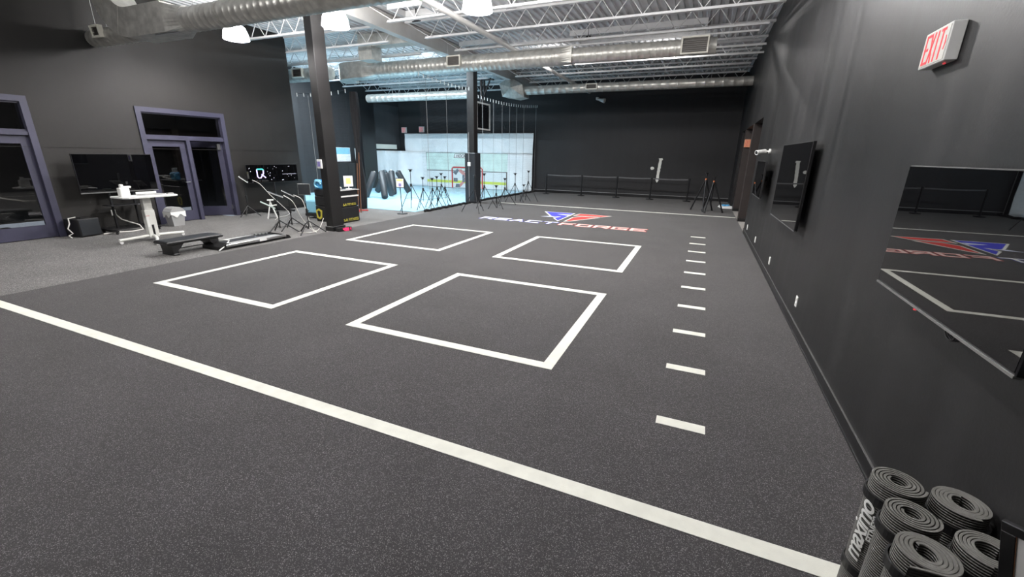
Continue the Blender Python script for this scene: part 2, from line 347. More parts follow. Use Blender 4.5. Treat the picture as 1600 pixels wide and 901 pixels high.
for (x0, x1, y, z, r, lab) in ((-5.2, .75, 12.55, 4.69, .022, 'thin white sprinkler pipe above the middle spiral duct, nearest of the three'),
                      (-1.6, 1.05, 14.0, 4.69, .03, 'short white pipe reaching towards the right wall, middle of the three'),
                      (-1.6, 1.1, 15.0, 4.69, .03, 'short white pipe reaching towards the right wall, farthest of the three')):
    b = MB(); b.tube([(x0, y, z), (x1, y, z)], r, 10)
    rt = b.build('sprinkler_pipe', M['steel']); prop(rt, lab, 'pipe', 'sprinkler pipes below the joists')
    hx = x0+.4
    while hx < x1-.2: MB().tube([(hx, y, z+r*.9), (hx, y, ZD)], .006, 6).build('hanger_rod', M['steel'], rt); hx += 1.5
# sprinkler heads / small black fixtures under deck
for (x, y) in ((-7.0, 10.0), (-4.4, 9.9), (-3.4, 12.9)):
    b = MB(); b.tube([(x, y, ZD), (x, y, 4.98)], .012, 8).cbox((x, y, 4.95), (.13, .06, .05), ch=.01).tube([(x-.12, y, 4.93), (x+.12, y, 4.93)], .014, 8)
    prop(b.build('fire_sprinkler', M['blackmt']), {-7.0: 'small black upright sprinkler head nearest the girder', -4.4: 'small black sprinkler head in the middle of the hall deck', -3.4: 'small black sprinkler head beyond the framed roof opening'}[x], 'sprinkler')
# columns
def column(x0, x1, y0, y1, ztop, label, zsh=None):
    cx, cy = (x0+x1)/2, (y0+y1)/2
    r = empty('steel_column', (cx, cy, 0), 0, label, 'column'); Mx = T(-cx, -cy, 0)
    MB().box(x0, x1, y0, y1, 0, ztop, Mx, c=.008).build('shaft', M['colblack'], r)
    return r, Mx
r, Mx = column(-8.18, -7.97, 7.6, 7.95, 4.81, 'tall black square column nearest the camera, above the low red clock')
MB().box(-8.2, -7.95, 7.58, 7.97, 0, .1, Mx).build('base_collar', M['base'], r)
MB().box(-8.205, -7.945, 7.575, 7.975, .1, .112, Mx).build('collar_bead', M['chrome'], r)
wp = MB().cbox((-8.16, 7.585, 1.55), (.14, .03, .2), Mx, .005).build('wall_plate', M['white'], r); MB().cbox((-8.17, 7.567, 1.55), (.08, .006, .11), Mx).build('display', M['violet'], wp)
r, Mx = column(-8.32, -8.03, 14.82, 15.12, 4.81, 'black column farther back with a padded lower half')
MB().box(-8.40, -7.95, 14.74, 15.2, 0.02, 1.87, Mx, c=.02).build('wrap_pad', M['pad'], r)
wp = MB().cbox((-8.2, 14.72, 1.46), (.12, .03, .14), Mx, .005).build('wall_plate', M['white'], r)
MB().tube([(-8.21, 14.73, .05), (-8.21, 14.73, 2.6)], .011, 6, M=Mx).build('conduit', M['grey'], r)
# ------------------------------------------------------------------ ducts
def spiral(x0, x1, y, z, r0, r1, mx, name='duct_run', step=.15):
    pts = []; rad = []; x = x0; n = max(2, int(abs(x1-x0)/step)); 
    for i in range(n+1):
        t = i/n; xx = x0+(x1-x0)*t; r = r0+(r1-r0)*t
        if 0 < i < n:
            pts += [(xx-.008, y, z), (xx, y, z), (xx+.008, y, z)]; rad += [r, r+.0035, r]
        else: pts.append((xx, y, z)); rad.append(r)
    return MB().tube(pts, r0, 28, M=mx, radii=rad)
def grille(root, x, y, z, wd, h, mx, tilt=0):
    G = mx @ T(x, y, z) @ Matrix.Rotation(tilt, 4, 'X')
    fr = MB(); t = .035
    fr.box(-wd/2, wd/2, -.03, .06, h/2-t, h/2, G).box(-wd/2, wd/2, -.03, .06, -h/2, -h/2+t, G).box(-wd/2, -wd/2+t, -.03, .06, -h/2+t, h/2-t, G).box(wd/2-t, wd/2, -.03, .06, -h/2+t, h/2-t, G)
    f = fr.build('grille', M['grille'], root)
    lv = MB(); n = 7
    for i in range(n):
        zz = -h/2+t+(i+.5)*(h-2*t)/n; lv.box(-wd/2+t, wd/2-t, -.012, .02, zz-.004, zz+.004, G)
    lv.box(-wd/2+t, wd/2-t, .02, .03, -h/2+t, h/2-t, G)
    lv.build('louvre', M['louvre'], f)
def rods(root, xs, y, z, mx):
    for x in xs:
        for d in (-.2, .2): MB().tube([(x+d, y, z), (x+d, y, ZD)], .005, 6, M=mx).build('hanger_rod', M['steel'], root)
# duct A (nearest)
def trans(xa, xb, y, z, hy, hz, r, mx, n=28):
    def sq(t):
        c, s_ = math.cos(t), math.sin(t); k = 1/max(abs(c), abs(s_)); return c*k*hy, s_*k*hz
    R1 = []; R2 = []
    for j in range(n):
        t = 2*PI*j/n + PI/4; a, b_ = sq(t); R1.append((xa, y+a, z+b_)); R2.append((xb, y+r*math.cos(t), z+r*math.sin(t)))
    return MB().rings([R1, R2], True, True, False, mx)
ax, ay, az = -8, 5.75, 4.08
A = empty('spiral_duct', (ax, ay, az), 0, 'large galvanised spiral duct nearest the camera, with a square elbow rising at its left', 'duct'); mx = T(-ax, -ay, -az)
spiral(-9.0, -3.4, ay, az, .20, .19, mx).build('duct_run', M['galv'], A)
spiral(-12.25, -9.9, ay+.03, az-.05, .165, .165, mx).build('branch_run', M['galv'], A)
MB().tube([(-8.06, ay, az), (-8.0, ay, az)], .208, 28, M=mx).build('coupling_band', M['galv'], A)
trans(-9.36, -9.0, ay, az+.02, .24, .24, .20, mx).build('square_to_round', M['galv'], A)
# curved rectangular elbow turning upwards to the deck
ecx, ecz, ro, ri = -10.42, 4.985, 1.12, .62; R = []
R.append([(-9.36, ay-.24, ecz-ro), (-9.36, ay+.24, ecz-ro), (-9.36, ay+.24, ecz-ri), (-9.36, ay-.24, ecz-ri)])
for i in range(15):
    t = i/14*PI/2; c, s_ = math.cos(t), math.sin(t)
    R.append([(ecx-ro*s_, ay-.24, ecz-ro*c), (ecx-ro*s_, ay+.24, ecz-ro*c), (ecx-ri*s_, ay+.24, ecz-ri*c), (ecx-ri*s_, ay-.24, ecz-ri*c)])
R.append([(ecx-ro, ay-.24, ZD-.002), (ecx-ro, ay+.24, ZD-.002), (ecx-ri, ay+.24, ZD-.002), (ecx-ri, ay-.24, ZD-.002)])
MB().rings(R, True, True, False, mx).build('square_elbow', M['galv'], A)
for t in (.38, 1.0):
    c, s_ = math.cos(t), math.sin(t); d = .012
    MB().add([(ecx-q*s_+w1*c*d, ay-.247, ecz-q*c-w1*s_*d) for q, w1 in ((ro, 1), (ri, 1), (ri, -1), (ro, -1))] + [(ecx-q*s_+w1*c*d, ay-.238, ecz-q*c-w1*s_*d) for q, w1 in ((ro, 1), (ri, 1), (ri, -1), (ro, -1))],
             [(0, 1, 2, 3), (4, 5, 6, 7), (0, 1, 5, 4), (1, 2, 6, 5), (2, 3, 7, 6), (3, 0, 4, 7)], M=mx).build('standing_seam', M['galv'], A)
grille(A, -11.7, ay-.175, az+.0, .30, .22, mx, .1)
rods(A, (-8.6, -6.6, -4.6), ay, az+.1, mx)
rods(A, (-11.9,), ay+.03, az, mx)
MB().cbox((-9.35, ay-.2, az-.235), (.7, .05, .012), mx).build('flange_strip', M['chrome'], A)
# duct B (middle)
ax, ay, az = -5, 12.4, 4.42
B = empty('spiral_duct', (ax, ay, az), 0, 'galvanised spiral duct crossing the middle of the ceiling with two square grilles', 'duct'); mx = T(-ax, -ay, -az)
spiral(-10.3, -3.95, ay, az-.01, .225, .225, mx).build('duct_run', M['galv'], B)
trans(-3.65, -3.95, ay, az-.01, .2, .2, .225, mx).build('reducer', M['galv'], B)
spiral(-3.75, -.12, ay, az-.02, .19, .185, mx).build('narrow_run', M['galv'], B)
trans(-10.75, -10.3, ay, az, .26, .25, .225, mx).build('square_to_round', M['galv'], B)
b = MB(); b.box(-11.3, -10.75, ay-.26, ay+.26, az-.24, az+.25, mx, .0)
R = []
for i in range(9):
    t = i/8*PI/2; rc = .7; cx, cy = -11.3-math.sin(t)*rc, ay+rc-math.cos(t)*rc; nx, ny = math.sin(t), math.cos(t); h = .26
    R.append([(cx-nx*h, cy-ny*h, az-.25), (cx+nx*h, cy+ny*h, az-.25), (cx+nx*h, cy+ny*h, az+.25), (cx-nx*h, cy-ny*h, az+.25)])
b.rings(R, True, True, False, mx).build('square_elbow', M['galv'], B)
grille(B, -7.24, ay-.26, az+.03, .46, .30, mx)
grille(B, -.60, ay-.23, az-.02, .62, .38, mx)
rods(B, (-9.4, -7.8, -5.8, -3.8, -1.8, -.5), ay, az+.1, mx)
# left stub of the middle duct
ax = -13.3; D = empty('spiral_duct', (ax, 12.4, 4.42), 0, 'short spiral duct with a cream grille at the far left beside the near column', 'duct'); mx = T(-ax, -12.4, -4.42)
spiral(-14.4, -12.35, 12.4, 4.42, .22, .22, mx).build('duct_run', M['galv'], D)
grille(D, -13.65, 12.4-.25, 4.46, .5, .3, mx)
rods(D, (-13.9, -12.9), 12.4, 4.5, mx)
# duct C (far, along the end wall)
ax, ay, az = -3, 18.2, 4.42
Cc = empty('spiral_duct', (ax, ay, az), 0, 'straight galvanised duct along the far wall ending at the right wall', 'duct'); mx = T(-ax, -ay, -az)
spiral(-7.4, -1.0, ay, az, .17, .165, mx, step=.3).build('duct_run', M['galv'], Cc)
spiral(-1.0, XR-.005, ay, az, .155, .155, mx, step=.3).build('narrow_run', M['galv'], Cc)
grille(Cc, -4.5, ay-.2, az+.02, .46, .22, mx)
rods(Cc, (-6, -4, -2, 0), ay, az+.1, mx)
# faceted plenum hanging at the left end of duct C
b = MB()
P = [(-8.0, 18.0, 4.95), (-7.4, 17.9, 4.62), (-7.35, 18.0, 4.15), (-7.75, 17.95, 4.1), (-8.35, 18.0, 4.2), (-8.5, 18.0, 4.7),
     (-8.0, 18.6, 4.95), (-7.4, 18.6, 4.65), (-7.35, 18.6, 4.15), (-7.75, 18.6, 4.1), (-8.35, 18.6, 4.2), (-8.5, 18.6, 4.7), (-7.85, 17.7, 4.5)]
b.add(P, [(0, 1, 12), (1, 2, 12), (2, 3, 12), (3, 4, 12), (4, 5, 12), (5, 0, 12)] + [(i, (i+1) % 6, 6+(i+1) % 6, 6+i) for i in range(6)] + [(6, 7, 8, 9, 10, 11)], M=mx)
b.build('plenum', M['galv'], Cc)
# low duct in the ice bay
ax, ay, az = -11, 16.2, 4.12
E_ = empty('spiral_duct', (ax, ay, az), 0, 'long low duct over the ice bay passing behind the second column', 'duct'); mx = T(-ax, -ay, -az)
spiral(-14.6, -9.15, ay+.6, 4.18, .17, .17, mx, step=.3).build('duct_run', M['galv'], E_)
rods(E_, (-13, -11, -9.5), ay+.6, 4.2, mx)
# rectangular riser and header
b = MB(); b.box(-10.1, -9.6, 11.35, 11.8, 4.5, ZD-.01); b.box(-9.6, -8.25, 11.38, 11.78, 4.86, ZD-.02)
for zz in (4.75, 5.0): b.box(-10.12, -9.58, 11.33, 11.82, zz, zz+.02)
prop(b.build('rectangular_duct', M['galv']), 'square grey riser duct dropping from the deck left of the girder', 'duct')
# ------------------------------------------------------------------ lamps
def point(name, loc, e, col, rad, parent=None):
    l = bpy.data.lights.new(name, 'POINT'); l.energy = e; l.color = col; l.shadow_soft_size = rad
    o = bpy.data.objects.new(name, l); o.location = loc; link(o, parent); return o
def dome_lamp(label, group, dome=True):
    r = empty('dome_lamp', (0, 0, 0), 0, label, 'ceiling lamp', group)
    MB().lathe([(.07, .17), (.12, .165), (.19, .12), (.235, .02), (.262, -.13), (.256, -.135)], n=28).build('dome', M['dome'], r)
    MB().lathe([(.256, -.135), (.252, -.13), (.228, .015), (.18, .11), (.1, .15), (.07, .165)], n=28).build('inner_reflector', M['lens'], r)
    MB().lathe([(.001, .035), (.1, .034), (.205, .02)], n=28).build('lens', M['lens'], r)
    b = MB(); b.lathe([(.001, .32), (.06, .32), (.075, .30), (.075, .18), (.001, .18)], n=16); b.tube([(0, 0, .32), (0, 0, ZD-4.3)], .01, 6); b.build('housing', M['grey'], r)
    return r
L0 = dome_lamp('glowing dome lamp under the near spiral duct, left of the near column', 'dome lamps of the hall')
labs = [None, 'glowing dome lamp just right of the top of the near column', 'glowing dome lamp at the top edge, right of the thick pale pipe',
        'dome lamp of the near row closest to the right wall', 'dome lamp over the entrance end, middle of three', 'dome lamp over the entrance end beside the right wall', 'dome lamp over the entrance end, leftmost of three']
for i, (x, y) in enumerate(LAMPS):
    o = L0 if i == 0 else copy_tree(L0)
    o.location = (x, y, 4.3)
    if i: o['label'] = labs[i]
    k = (.6 if x < -5 else .28) if y < 3 else 1
    point('lamp_light', (x, y, 4.3-.06), P_DOWN*k, (1, .97, .93), .05)
    point('lamp_uplight', (x, y+.36, 4.3+.2), P_UP*k, (1, .97, .94), .15)
def strip(x, y, cool, label):
    r = empty('strip_light', (x, y, 4.92), 0, label, 'ceiling light', 'strip lights hung behind the middle duct')
    MB().box(-.6, .6, -.09, .09, .02, .1, c=.01).build('housing', M['steel'], r)
    MB().box(-.58, .58, -.08, .08, 0, .018).build('diffuser', M['dome'], r)
    for d in (-.5, .5): MB().tube([(d, 0, .1), (d, 0, ZD-4.92)], .006, 6).build('hanger_rod', M['steel'], r)
    col = (.78, .91, 1) if cool else (1, .97, .94)
    k = 1 if cool else .62
    al = bpy.data.lights.new('strip_down', 'AREA'); al.shape = 'RECTANGLE'; al.size = 1.1; al.size_y = .15; al.energy = P_BAY_DOWN*k; al.color = col; ao = bpy.data.objects.new('strip_down', al); ao.location = (x, y, 4.91); link(ao); point('strip_up', (x, y+.30, 4.72), P_BAY_UP*k, col, .1)
for i, (x, y) in enumerate(BAY_LAMPS): strip(x, y, True, 'cool white strip light over the ice bay, %s' % ['leftmost of three', 'middle of three', 'rightmost of three'][i])
for i, (x, y) in enumerate(FAR_FILL): strip(x, y, False, 'added fill light over the turf, unseen behind the middle duct, %s' % ['nearer the girder', 'nearer the right wall'][i])
# ------------------------------------------------------------------ floor markings
def flat(name, polys, m, z=.003, **k):
    b = MB()
    for p in polys: b.prism(p, .0005, z)
    return b.build(name, m, **k)
def rect(x0, x1, y0, y1): return [(x0, y0), (x1, y0), (x1, y1), (x0, y1)]
def outline(x0, x1, y0, y1, t=.108): return [rect(x0, x1, y0, y0+t), rect(x0, x1, y1-t, y1), rect(x0, x0+t, y0+t, y1-t), rect(x1-t, x1, y0+t, y1-t)]
for (x0, y0, lab) in ((-3.41, 3.27, 'white square outline on the turf nearest the camera'), (-3.41, 6.95, 'white square outline on the turf, far right of the four'),
                      (-6.98, 3.27, 'white square outline on the turf, near left of the four'), (-6.95, 6.93, 'white square outline on the turf by the near column, far left of the four')):
    flat('square_marking', outline(x0, x0+2.40, y0, y0+2.42), M['tape'], label=lab, cat='floor marking', group='white squares on the turf')
flat('line_marking', [rect(XT+.02, XR-.012, 1.92, 2.03)], M['tape'], label='long white line crossing the whole foreground turf', cat='floor marking')
flat('line_marking', [rect(-7.3, XR-.012, 15.52, 15.63)], M['tape'], label='long white line across the far end beyond the logo', cat='floor marking')
for i in range(10):
    y = 2.84 + .9145*i
    nm = ['nearest the camera', 'second', 'third', 'fourth', 'fifth', 'sixth', 'seventh', 'eighth', 'ninth', 'tenth and farthest'][i]
    flat('hash_marking', [rect(-.075, .255, y, y+.10)], M['tape'], label='short white dash on the turf by the right wall, %s in the row' % nm, cat='floor marking', group='row of white dashes')
# logo
lg = empty('floor_logo', (-3.6, 12.7, 0), 0, 'red and blue REACTFORGE logo and lettering on the turf', 'floor logo')
def lg_part(name, polys, m, z0, z1):
    b = MB()
    for p in polys: b.prism(p, z0, z1, M=T(3.6, -12.7, 0))
    return b.build(name, m, lg)
def inset(poly, d):
    n = len(poly); out = []
    ar = sum(poly[i][0]*poly[(i+1) % n][1]-poly[(i+1) % n][0]*poly[i][1] for i in range(n))
    sg = 1 if ar > 0 else -1
    for i in range(n):
        a, b_, c = Vector(poly[i-1]), Vector(poly[i]), Vector(poly[(i+1) % n])
        e1 = (b_-a).normalized(); e2 = (c-b_).normalized()
        n1 = Vector((-e1.y, e1.x))*sg; n2 = Vector((-e2.y, e2.x))*sg
        m_ = (n1+n2); m_ = m_/max(.25, m_.dot(n1)) if m_.length > 1e-4 else n1
        if m_.length > 2.5: m_ = m_.normalized()*2.5
        out.append(tuple(b_+m_*d))
    return out
blue = [(-4.80, 13.86), (-3.72, 13.86), (-3.72, 11.93), (-4.06, 12.52), (-3.98, 12.80), (-4.16, 12.70), (-4.33, 12.97)]
lg_part('blue_arrow_edge', [blue], M['tape'], .0005, .003)
lg_part('blue_arrow', [inset(blue, .05)], M['logoblue'], .003, .004)
lg_part('blue_arrow_slot', [[(-4.22, 13.44), (-3.78, 13.50), (-3.78, 13.22), (-4.10, 13.34)]], M['logopale'], .004, .0046)
lg_part('blue_arrow_tail', [[(-4.50, 12.62), (-4.30, 12.84), (-4.10, 12.80), (-4.18, 12.68)]], M['logopale'], .003, .0045)
red1 = [(-3.64, 13.28), (-3.58, 13.86), (-2.50, 13.82), (-2.75, 13.42), (-3.40, 13.36)]
red2 = [(-3.55, 11.93), (-3.56, 12.92), (-3.34, 13.26), (-2.76, 13.28), (-3.36, 12.12)]
lg_part('red_wing_edge', [red1, red2], M['tape'], .0005, .003)
lg_part('red_wing', [inset(red1, .04), inset(red2, .045)], M['logored'], .003, .004)
GL = {'R': [[(0, 0), (0, 1), (1, 1), (1, .45), (0, .45)], [(.5, .45), (1, 0)]], 'E': [[(1, 1), (0, 1), (0, 0), (1, 0)], [(0, .5), (.85, .5)]],
      'A': [[(0, 0), (.42, 1), (.58, 1), (1, 0)], [(.2, .35), (.8, .35)]], 'C': [[(1, 1), (0, 1), (0, 0), (1, 0)]], 'T': [[(0, 1), (1, 1)], [(.5, 1), (.5, 0)]],
      'F': [[(1, 1), (0, 1), (0, 0)], [(0, .5), (.85, .5)]], 'O': [[(0, 0), (0, 1), (1, 1), (1, 0), (0, 0)]],
      'G': [[(1, 1), (0, 1), (0, 0), (1, 0), (1, .45), (.5, .45)]]}
def strokes(ch, x, y, w_, h_, t, sh=0):
    out = []
    for pl in GL[ch]:
        for a, b_ in zip(pl, pl[1:]):
            A_ = Vector((x+a[0]*w_+sh*a[1], y+a[1]*h_)); B_ = Vector((x+b_[0]*w_+sh*b_[1], y+b_[1]*h_)); d = (B_-A_).normalized()*t/2; n_ = Vector((-d.y, d.x))
            out.append([tuple(A_-d-n_), tuple(B_+d-n_), tuple(B_+d+n_), tuple(A_-d+n_)])
    return out
for word, x0, edge, inner in (('REACT', -5.98, 'logoblue', 'tape'), ('FORGE', -3.52, 'logored', 'logopink')):
    for i, ch in enumerate(word):
        x = x0 + i*.485 + .05
        b = MB()
        for k, q in enumerate(strokes(ch, x, 11.33, .33, .34, .115)): b.prism(q, .0005, .0022+.00004*k, M=T(3.6, -12.7, 0))
        e = b.build('letter', M[edge], lg)
        b = MB()
        for k, q in enumerate(strokes(ch, x, 11.33, .33, .34, .08)): b.prism(q, .0026, .0033+.00004*k, M=T(3.6, -12.7, 0))
        b.build('letter_fill', M[inner], e)
# ------------------------------------------------------------------ doors
def doorframe(name, y0, y1, zt, mull):
    f = MB(); x0, x1 = XL-.2, XL+.03; t = .11
    f.box(x0, x1, y0, y0+t, 0, zt).box(x0, x1, y1-t, y1, 0, zt).box(x0, x1, y0+t, y1-t, zt-t, zt)
    f.box(x0+.04, x1-.02, y0+t, y1-t, 2.04, 2.11)
    if mull: f.box(x0+.04, x1-.02, mull-.045, mull+.045, 0, 2.04)
    r = f.build(name, M['door'], kind='structure')
    s = MB(); s.box(x0+.05, x1-.05, y0+t, y1-t, 2.11, 2.15).box(x0+.05, x1-.05, y0+t, y1-t, zt-t-.03, zt-t)
    s.build('transom_bead', M['door'], r)
    MB().box(XL-.09, XL-.08, y0+t, y1-t, 2.15, zt-t-.03).build('transom_pane', M['glass'], r)
    return r
def leaf(parent, wd, M_, handle_side, name='door_leaf'):
    b = MB(); h = 2.03; s = .13
    b.box(-.022, .022, 0, s, .01, h, M_).box(-.022, .022, wd-s, wd, .01, h, M_).box(-.022, .022, s, wd-s, .01, .27, M_).box(-.022, .022, s, wd-s, h-.15, h, M_)
    l = b.build(name, M['door'], parent)
    MB().box(-.004, .004, s, wd-s, .27, h-.15, M_).build('pane', M['glass'], l)
    hy = .07 if handle_side == 0 else wd-.07
    hb = MB(); hb.tube([(.02, hy, 1.0), (.08, hy, 1.0)], .01, 8, M=M_).tube([(.08, hy, 1.0), (.08, hy+(.12 if handle_side == 0 else -.12), 1.0)], .01, 8, M=M_); hb.build('handle', M['chrome'], l)
    return l
f2 = doorframe('door_2', D2[0], D2[1], D2[2], 7.31)
leaf(f2, 7.265-D2[0]-.11, T(XL-.1, D2[0]+.11, 0), 1)
leaf(f2, .88, T(XL-.1, D2[1]-.11, 0) @ RZ(math.radians(180-52+0)) @ T(0, 0, 0), 1)
cl = MB(); cl.cbox((XL-.13, D2[1]-.2, 1.9), (.05, .09, .16)).cbox((XL-.1, D2[1]-.125, .25), (.03, .03, .12)); cl.build('hinge', M['chrome'], f2)
f1 = doorframe('door_1', D1[0], D1[1], D1[2], None)
leaf(f1, 1.0, T(XL-.08, D1[1]-.11-1.0, 0), 0)
leaf(f1, .70, T(XL-.08, D1[0]+.11, 0), 1)
# ------------------------------------------------------------------ right wall televisions
def wall_tv(yc, zc, w_, h_, xf, label, sub=None):
    r = empty('wall_television', (xf, yc, zc), 0, label, 'television')
    MB().box(0, .035, -w_/2, w_/2, -h_/2, h_/2, c=.004).build('body', M['blackpl'], r)
    MB().box(-.002, -.0002, -w_/2+.006, w_/2-.006, -h_/2+.016, h_/2-.006).build('screen', M['screen'], r)
    MB().box(-.004, .02, -w_/2, w_/2, -h_/2-.004, -h_/2+.006).build('bottom_trim', M['chrome'], r)
    d = XR-xf
    b = MB(); b.box(d-.025, d-.008, -.2, .2, -.15, .15).box(.03, .07, -.25, -.2, -.2, .2).box(.03, .07, .2, .25, -.2, .2)
    if d > .12: b.box(.05, d-.02, -.04, .04, -.04, .04)
    b.build('bracket', M['blackmt'], r)
    return r
t1 = wall_tv(2.50, 1.475, 1.30, .67, 1.054, 'large black television on the right wall nearest the camera, reflecting the floor logo')
MB().cbox((.0, .12, -.345), (.008, .014, .006)).build('status_light', M['exitred'], t1)
b = MB()
for k in range(3): b.tube([(.05+.01*k, -.12+.045*math.cos(a*PI/8), -.372+.028*math.sin(a*PI/8)) for a in range(17)], .004, 6)
b.build('coiled_cord', M['blackpl'], t1)
wall_tv(6.72, 1.53, 1.78, 1.0, 1.045, 'large black television standing off the right wall, middle of the three').rotation_euler.z = math.radians(.88)
wall_tv(9.75, 1.465, 1.3, .66, 1.0, 'small black television farthest along the right wall')
# security camera
r = empty('security_camera', (XR, 10.15, 1.97), 0, 'white bullet security camera on the right wall above the farthest television', 'camera')
MB().tube([(-.002, 0, .01), (-.03, 0, .01)], .045, 16).tube([(-.03, 0, .01), (-.1, 0, -.0)], .014, 8).build('mount', M['white'], r)
MB().tube([(-.09, .02, 0.005), (-.25, -.1, -.02)], .045, 16).build('body', M['white'], r)
MB().tube([(-.251, -.101, -.02), (-.254, -.103, -.0205)], .034, 16).build('lens', M['blackpl'], r)
# outlets
for i, (y, z) in enumerate(((5.42, .31), (7.68, .29), (9.85, .26), (11.7, .25))):
    r = empty('wall_outlet', (XR, y, z), 0, 'white wall outlet low on the right wall, %s' % ['nearest the camera', 'second from the camera', 'third from the camera', 'farthest by the opening'][i], 'outlet', 'white outlets on the right wall')
    MB().box(-.012, 0, -.04, .04, -.06, .06, c=.003).build('plate', M['white'], r)
    MB().box(-.016, -.0121, -.018, .018, .01, .04).box(-.016, -.0121, -.018, .018, -.04, -.01).build('socket', M['exitface'], r)
# exit sign (near)
def exit_sign(name, loc, label, rot, w_, h_, d_, arrow=False, m='exitred'):
    r = empty(name, loc, rot, label, 'exit sign')      # face towards -Y of its own frame
    MB().box(-w_/2, w_/2, 0, d_, -h_/2, h_/2, c=.004).build('housing', M['white'], r)
    MB().box(-w_/2+.01, w_/2-.01, -.003, -.0002, -h_/2+.01, h_/2-.01).build('face_plate', M['exitface'], r)
    lw = w_*.125; lh = h_*.74; t = w_*.046; xs = [-w_*.36+i*w_*.185 for i in range(4)]; b = MB()
    def st(x, a, c): 
        A_ = Vector((x+a[0]*lw, -lh/2+a[1]*lh)); B_ = Vector((x+c[0]*lw, -lh/2+c[1]*lh)); dd = (B_-A_).normalized()*t/2; nn = Vector((-dd.y, dd.x))
        b.prism([tuple(A_-dd-nn), tuple(B_+dd-nn), tuple(B_+dd+nn), tuple(A_-dd+nn)], -.005, -.0032, lambda x, y, h: (x, h, y))
    for a, c in (((0, 0), (0, 1)), ((0, 1), (1, 1)), ((0, .5), (.8, .5)), ((0, 0), (1, 0))): st(xs[0], a, c)
    for a, c in (((0, 0), (1, 1)), ((0, 1), (1, 0))): st(xs[1], a, c)
    st(xs[2], (.5, 0), (.5, 1)); st(xs[3], (0, 1), (1, 1)); st(xs[3], (.5, 0), (.5, 1))
    b.build('exit_lettering', M[m], r)
    if arrow:
        c = MB()
        for dz in (1, -1): c.prism([(w_*.40, dz*.0), (w_*.435, dz*.0), (w_*.405, dz*.035), (w_*.385, dz*.035)], -.005, -.0032, lambda x, y, h: (x, h, y))
        c.build('chevron', M['exitred'], r)
        MB().cbox((w_*.3, d_*.5, -h_/2-.006), (.012, .012, .008), ch=.002).build('test_button', M['exitred'], r)
    return r
es = exit_sign('exit_sign', (XR-.062, 3.41, 2.447), 'white EXIT sign with red letters high on the right wall', -PI/2, .31, .19, .061, True)
# exit signs far
exit_sign('exit_sign', (-16.05, YF-.06, 3.07), 'small red EXIT sign on the bay wall, left of the pair', 0, .34, .3, .05)
exit_sign('exit_sign', (-14.85, YF-.06, 3.10), 'small red EXIT sign on the bay wall, right of the pair', 0, .34, .3, .05)
M['exitorange'] = mat('exit_orange_face', (.75, .35, .2), .4, noise=(30, .95, 1.03))
ex = exit_sign('exit_sign', (1.27, 17.55, 2.34), 'small orange EXIT sign on the far pier inside the opening of the right wall', 0, .2, .26, .05, m='red')
for c_ in ex.children: 
    if c_.name.startswith('face_plate') or c_.name.startswith('housing'): c_.data.materials[0] = M['exitorange']
# far wall patch
def ragged(pts, name, label):
    MB().prism(pts, YF-.012, YF-.001, lambda x, y, h: (x, h, y)).build(name, M['plaster'], label=label, cat='wall patch')
pts = []
for i in range(15):
    z = .80+i*.067; pts.append((-1.99+(z-.8)*.06+random.uniform(-.01, .01), z))
pts += [(-1.96, 1.78), (-1.80, 1.79), (-1.77, 1.73)]
for i in range(15):
    z = 1.68-i*.063; pts.append((-1.87+(z-.8)*.06+random.uniform(-.01, .01), z))
pts += [(-1.93, .70)]
ragged(pts, 'wall_patch', 'tall narrow white unpainted patch on the black far wall')
ragged([(-2.2+.085*math.cos(a)*random.uniform(.9, 1.1), 1.34+.07*math.sin(a)*random.uniform(.9, 1.1)) for a in [i*PI/6 for i in range(12)]], 'wall_patch', 'small round white patch beside the tall one on the far wall')
# small emergency light under duct C
b = MB(); b.tube([(-4.95, YF-.3, 4.33), (-4.6, YF-.35, 4.25)], .05, 10, radii=[.03, .1]).tube([(-4.6, YF-.35, 4.25), (-4.57, YF-.355, 4.24)], .105, 14).cbox((-4.95, YF-.15, 4.36), (.1, .3, .1))
prop(b.build('wall_floodlight', M['white']), 'white floodlight head on the far wall just below the duct', 'light')
# ------------------------------------------------------------------ belt barrier posts
posts = [(-7.05, 20.45), (-5.27, 20.45), (-3.6, 20.45), (-2.08, 20.42), (-.52, 20.42)]
P0 = empty('barrier_post', (0, 0, 0), 0, '', 'barrier post', 'black belt posts along the far wall')
MB().lathe([(.001, .0), (.17, .0), (.17, .015), (.14, .03), (.03, .045), (.001, .045)], n=24).build('base', M['blackmt'], P0)
MB().tube([(0, 0, .03), (0, 0, .9)], .032, 12).build('post', M['blackmt'], P0)
MB().tube([(0, 0, .86), (0, 0, .97)], .038, 12).build('head', M['blackpl'], P0)
names = ['leftmost of five along the far wall', 'second from the left of five', 'middle one of five', 'fourth from the left, beside the white wall patch', 'rightmost of five, nearest the opening']
for i, (x, y) in enumerate(posts):
    o = P0 if i == 0 else copy_tree(P0); o.location = (x, y, 0); o['label'] = 'black belt barrier post, ' + names[i]
M['belt'] = mat('grey_belt', (.10, .10, .105), .5, noise=(6, .9, 1.1))
for i in range(4):
    (xa, ya), (xb, yb) = posts[i], posts[i+1]
    for z, h in ((.92, .025), ):
        b = MB(); R = []
        for k in range(9):
            t = k/8; x = xa+.045+(xb-xa-.09)*t; y = ya+(yb-ya)*t; s_ = -.02*math.sin(PI*t)
            R.append([(x, y-.002, z-h+s_), (x, y+.002, z-h+s_), (x, y+.002, z+h+s_), (x, y-.002, z+h+s_)])
        b.rings(R, True, True, False)
        prop(b.build('barrier_belt', M['belt']), 'thin dark belt between posts, %s from the left' % ['first', 'second', 'third', 'fourth'][i], 'belt', 'belts between the barrier posts')
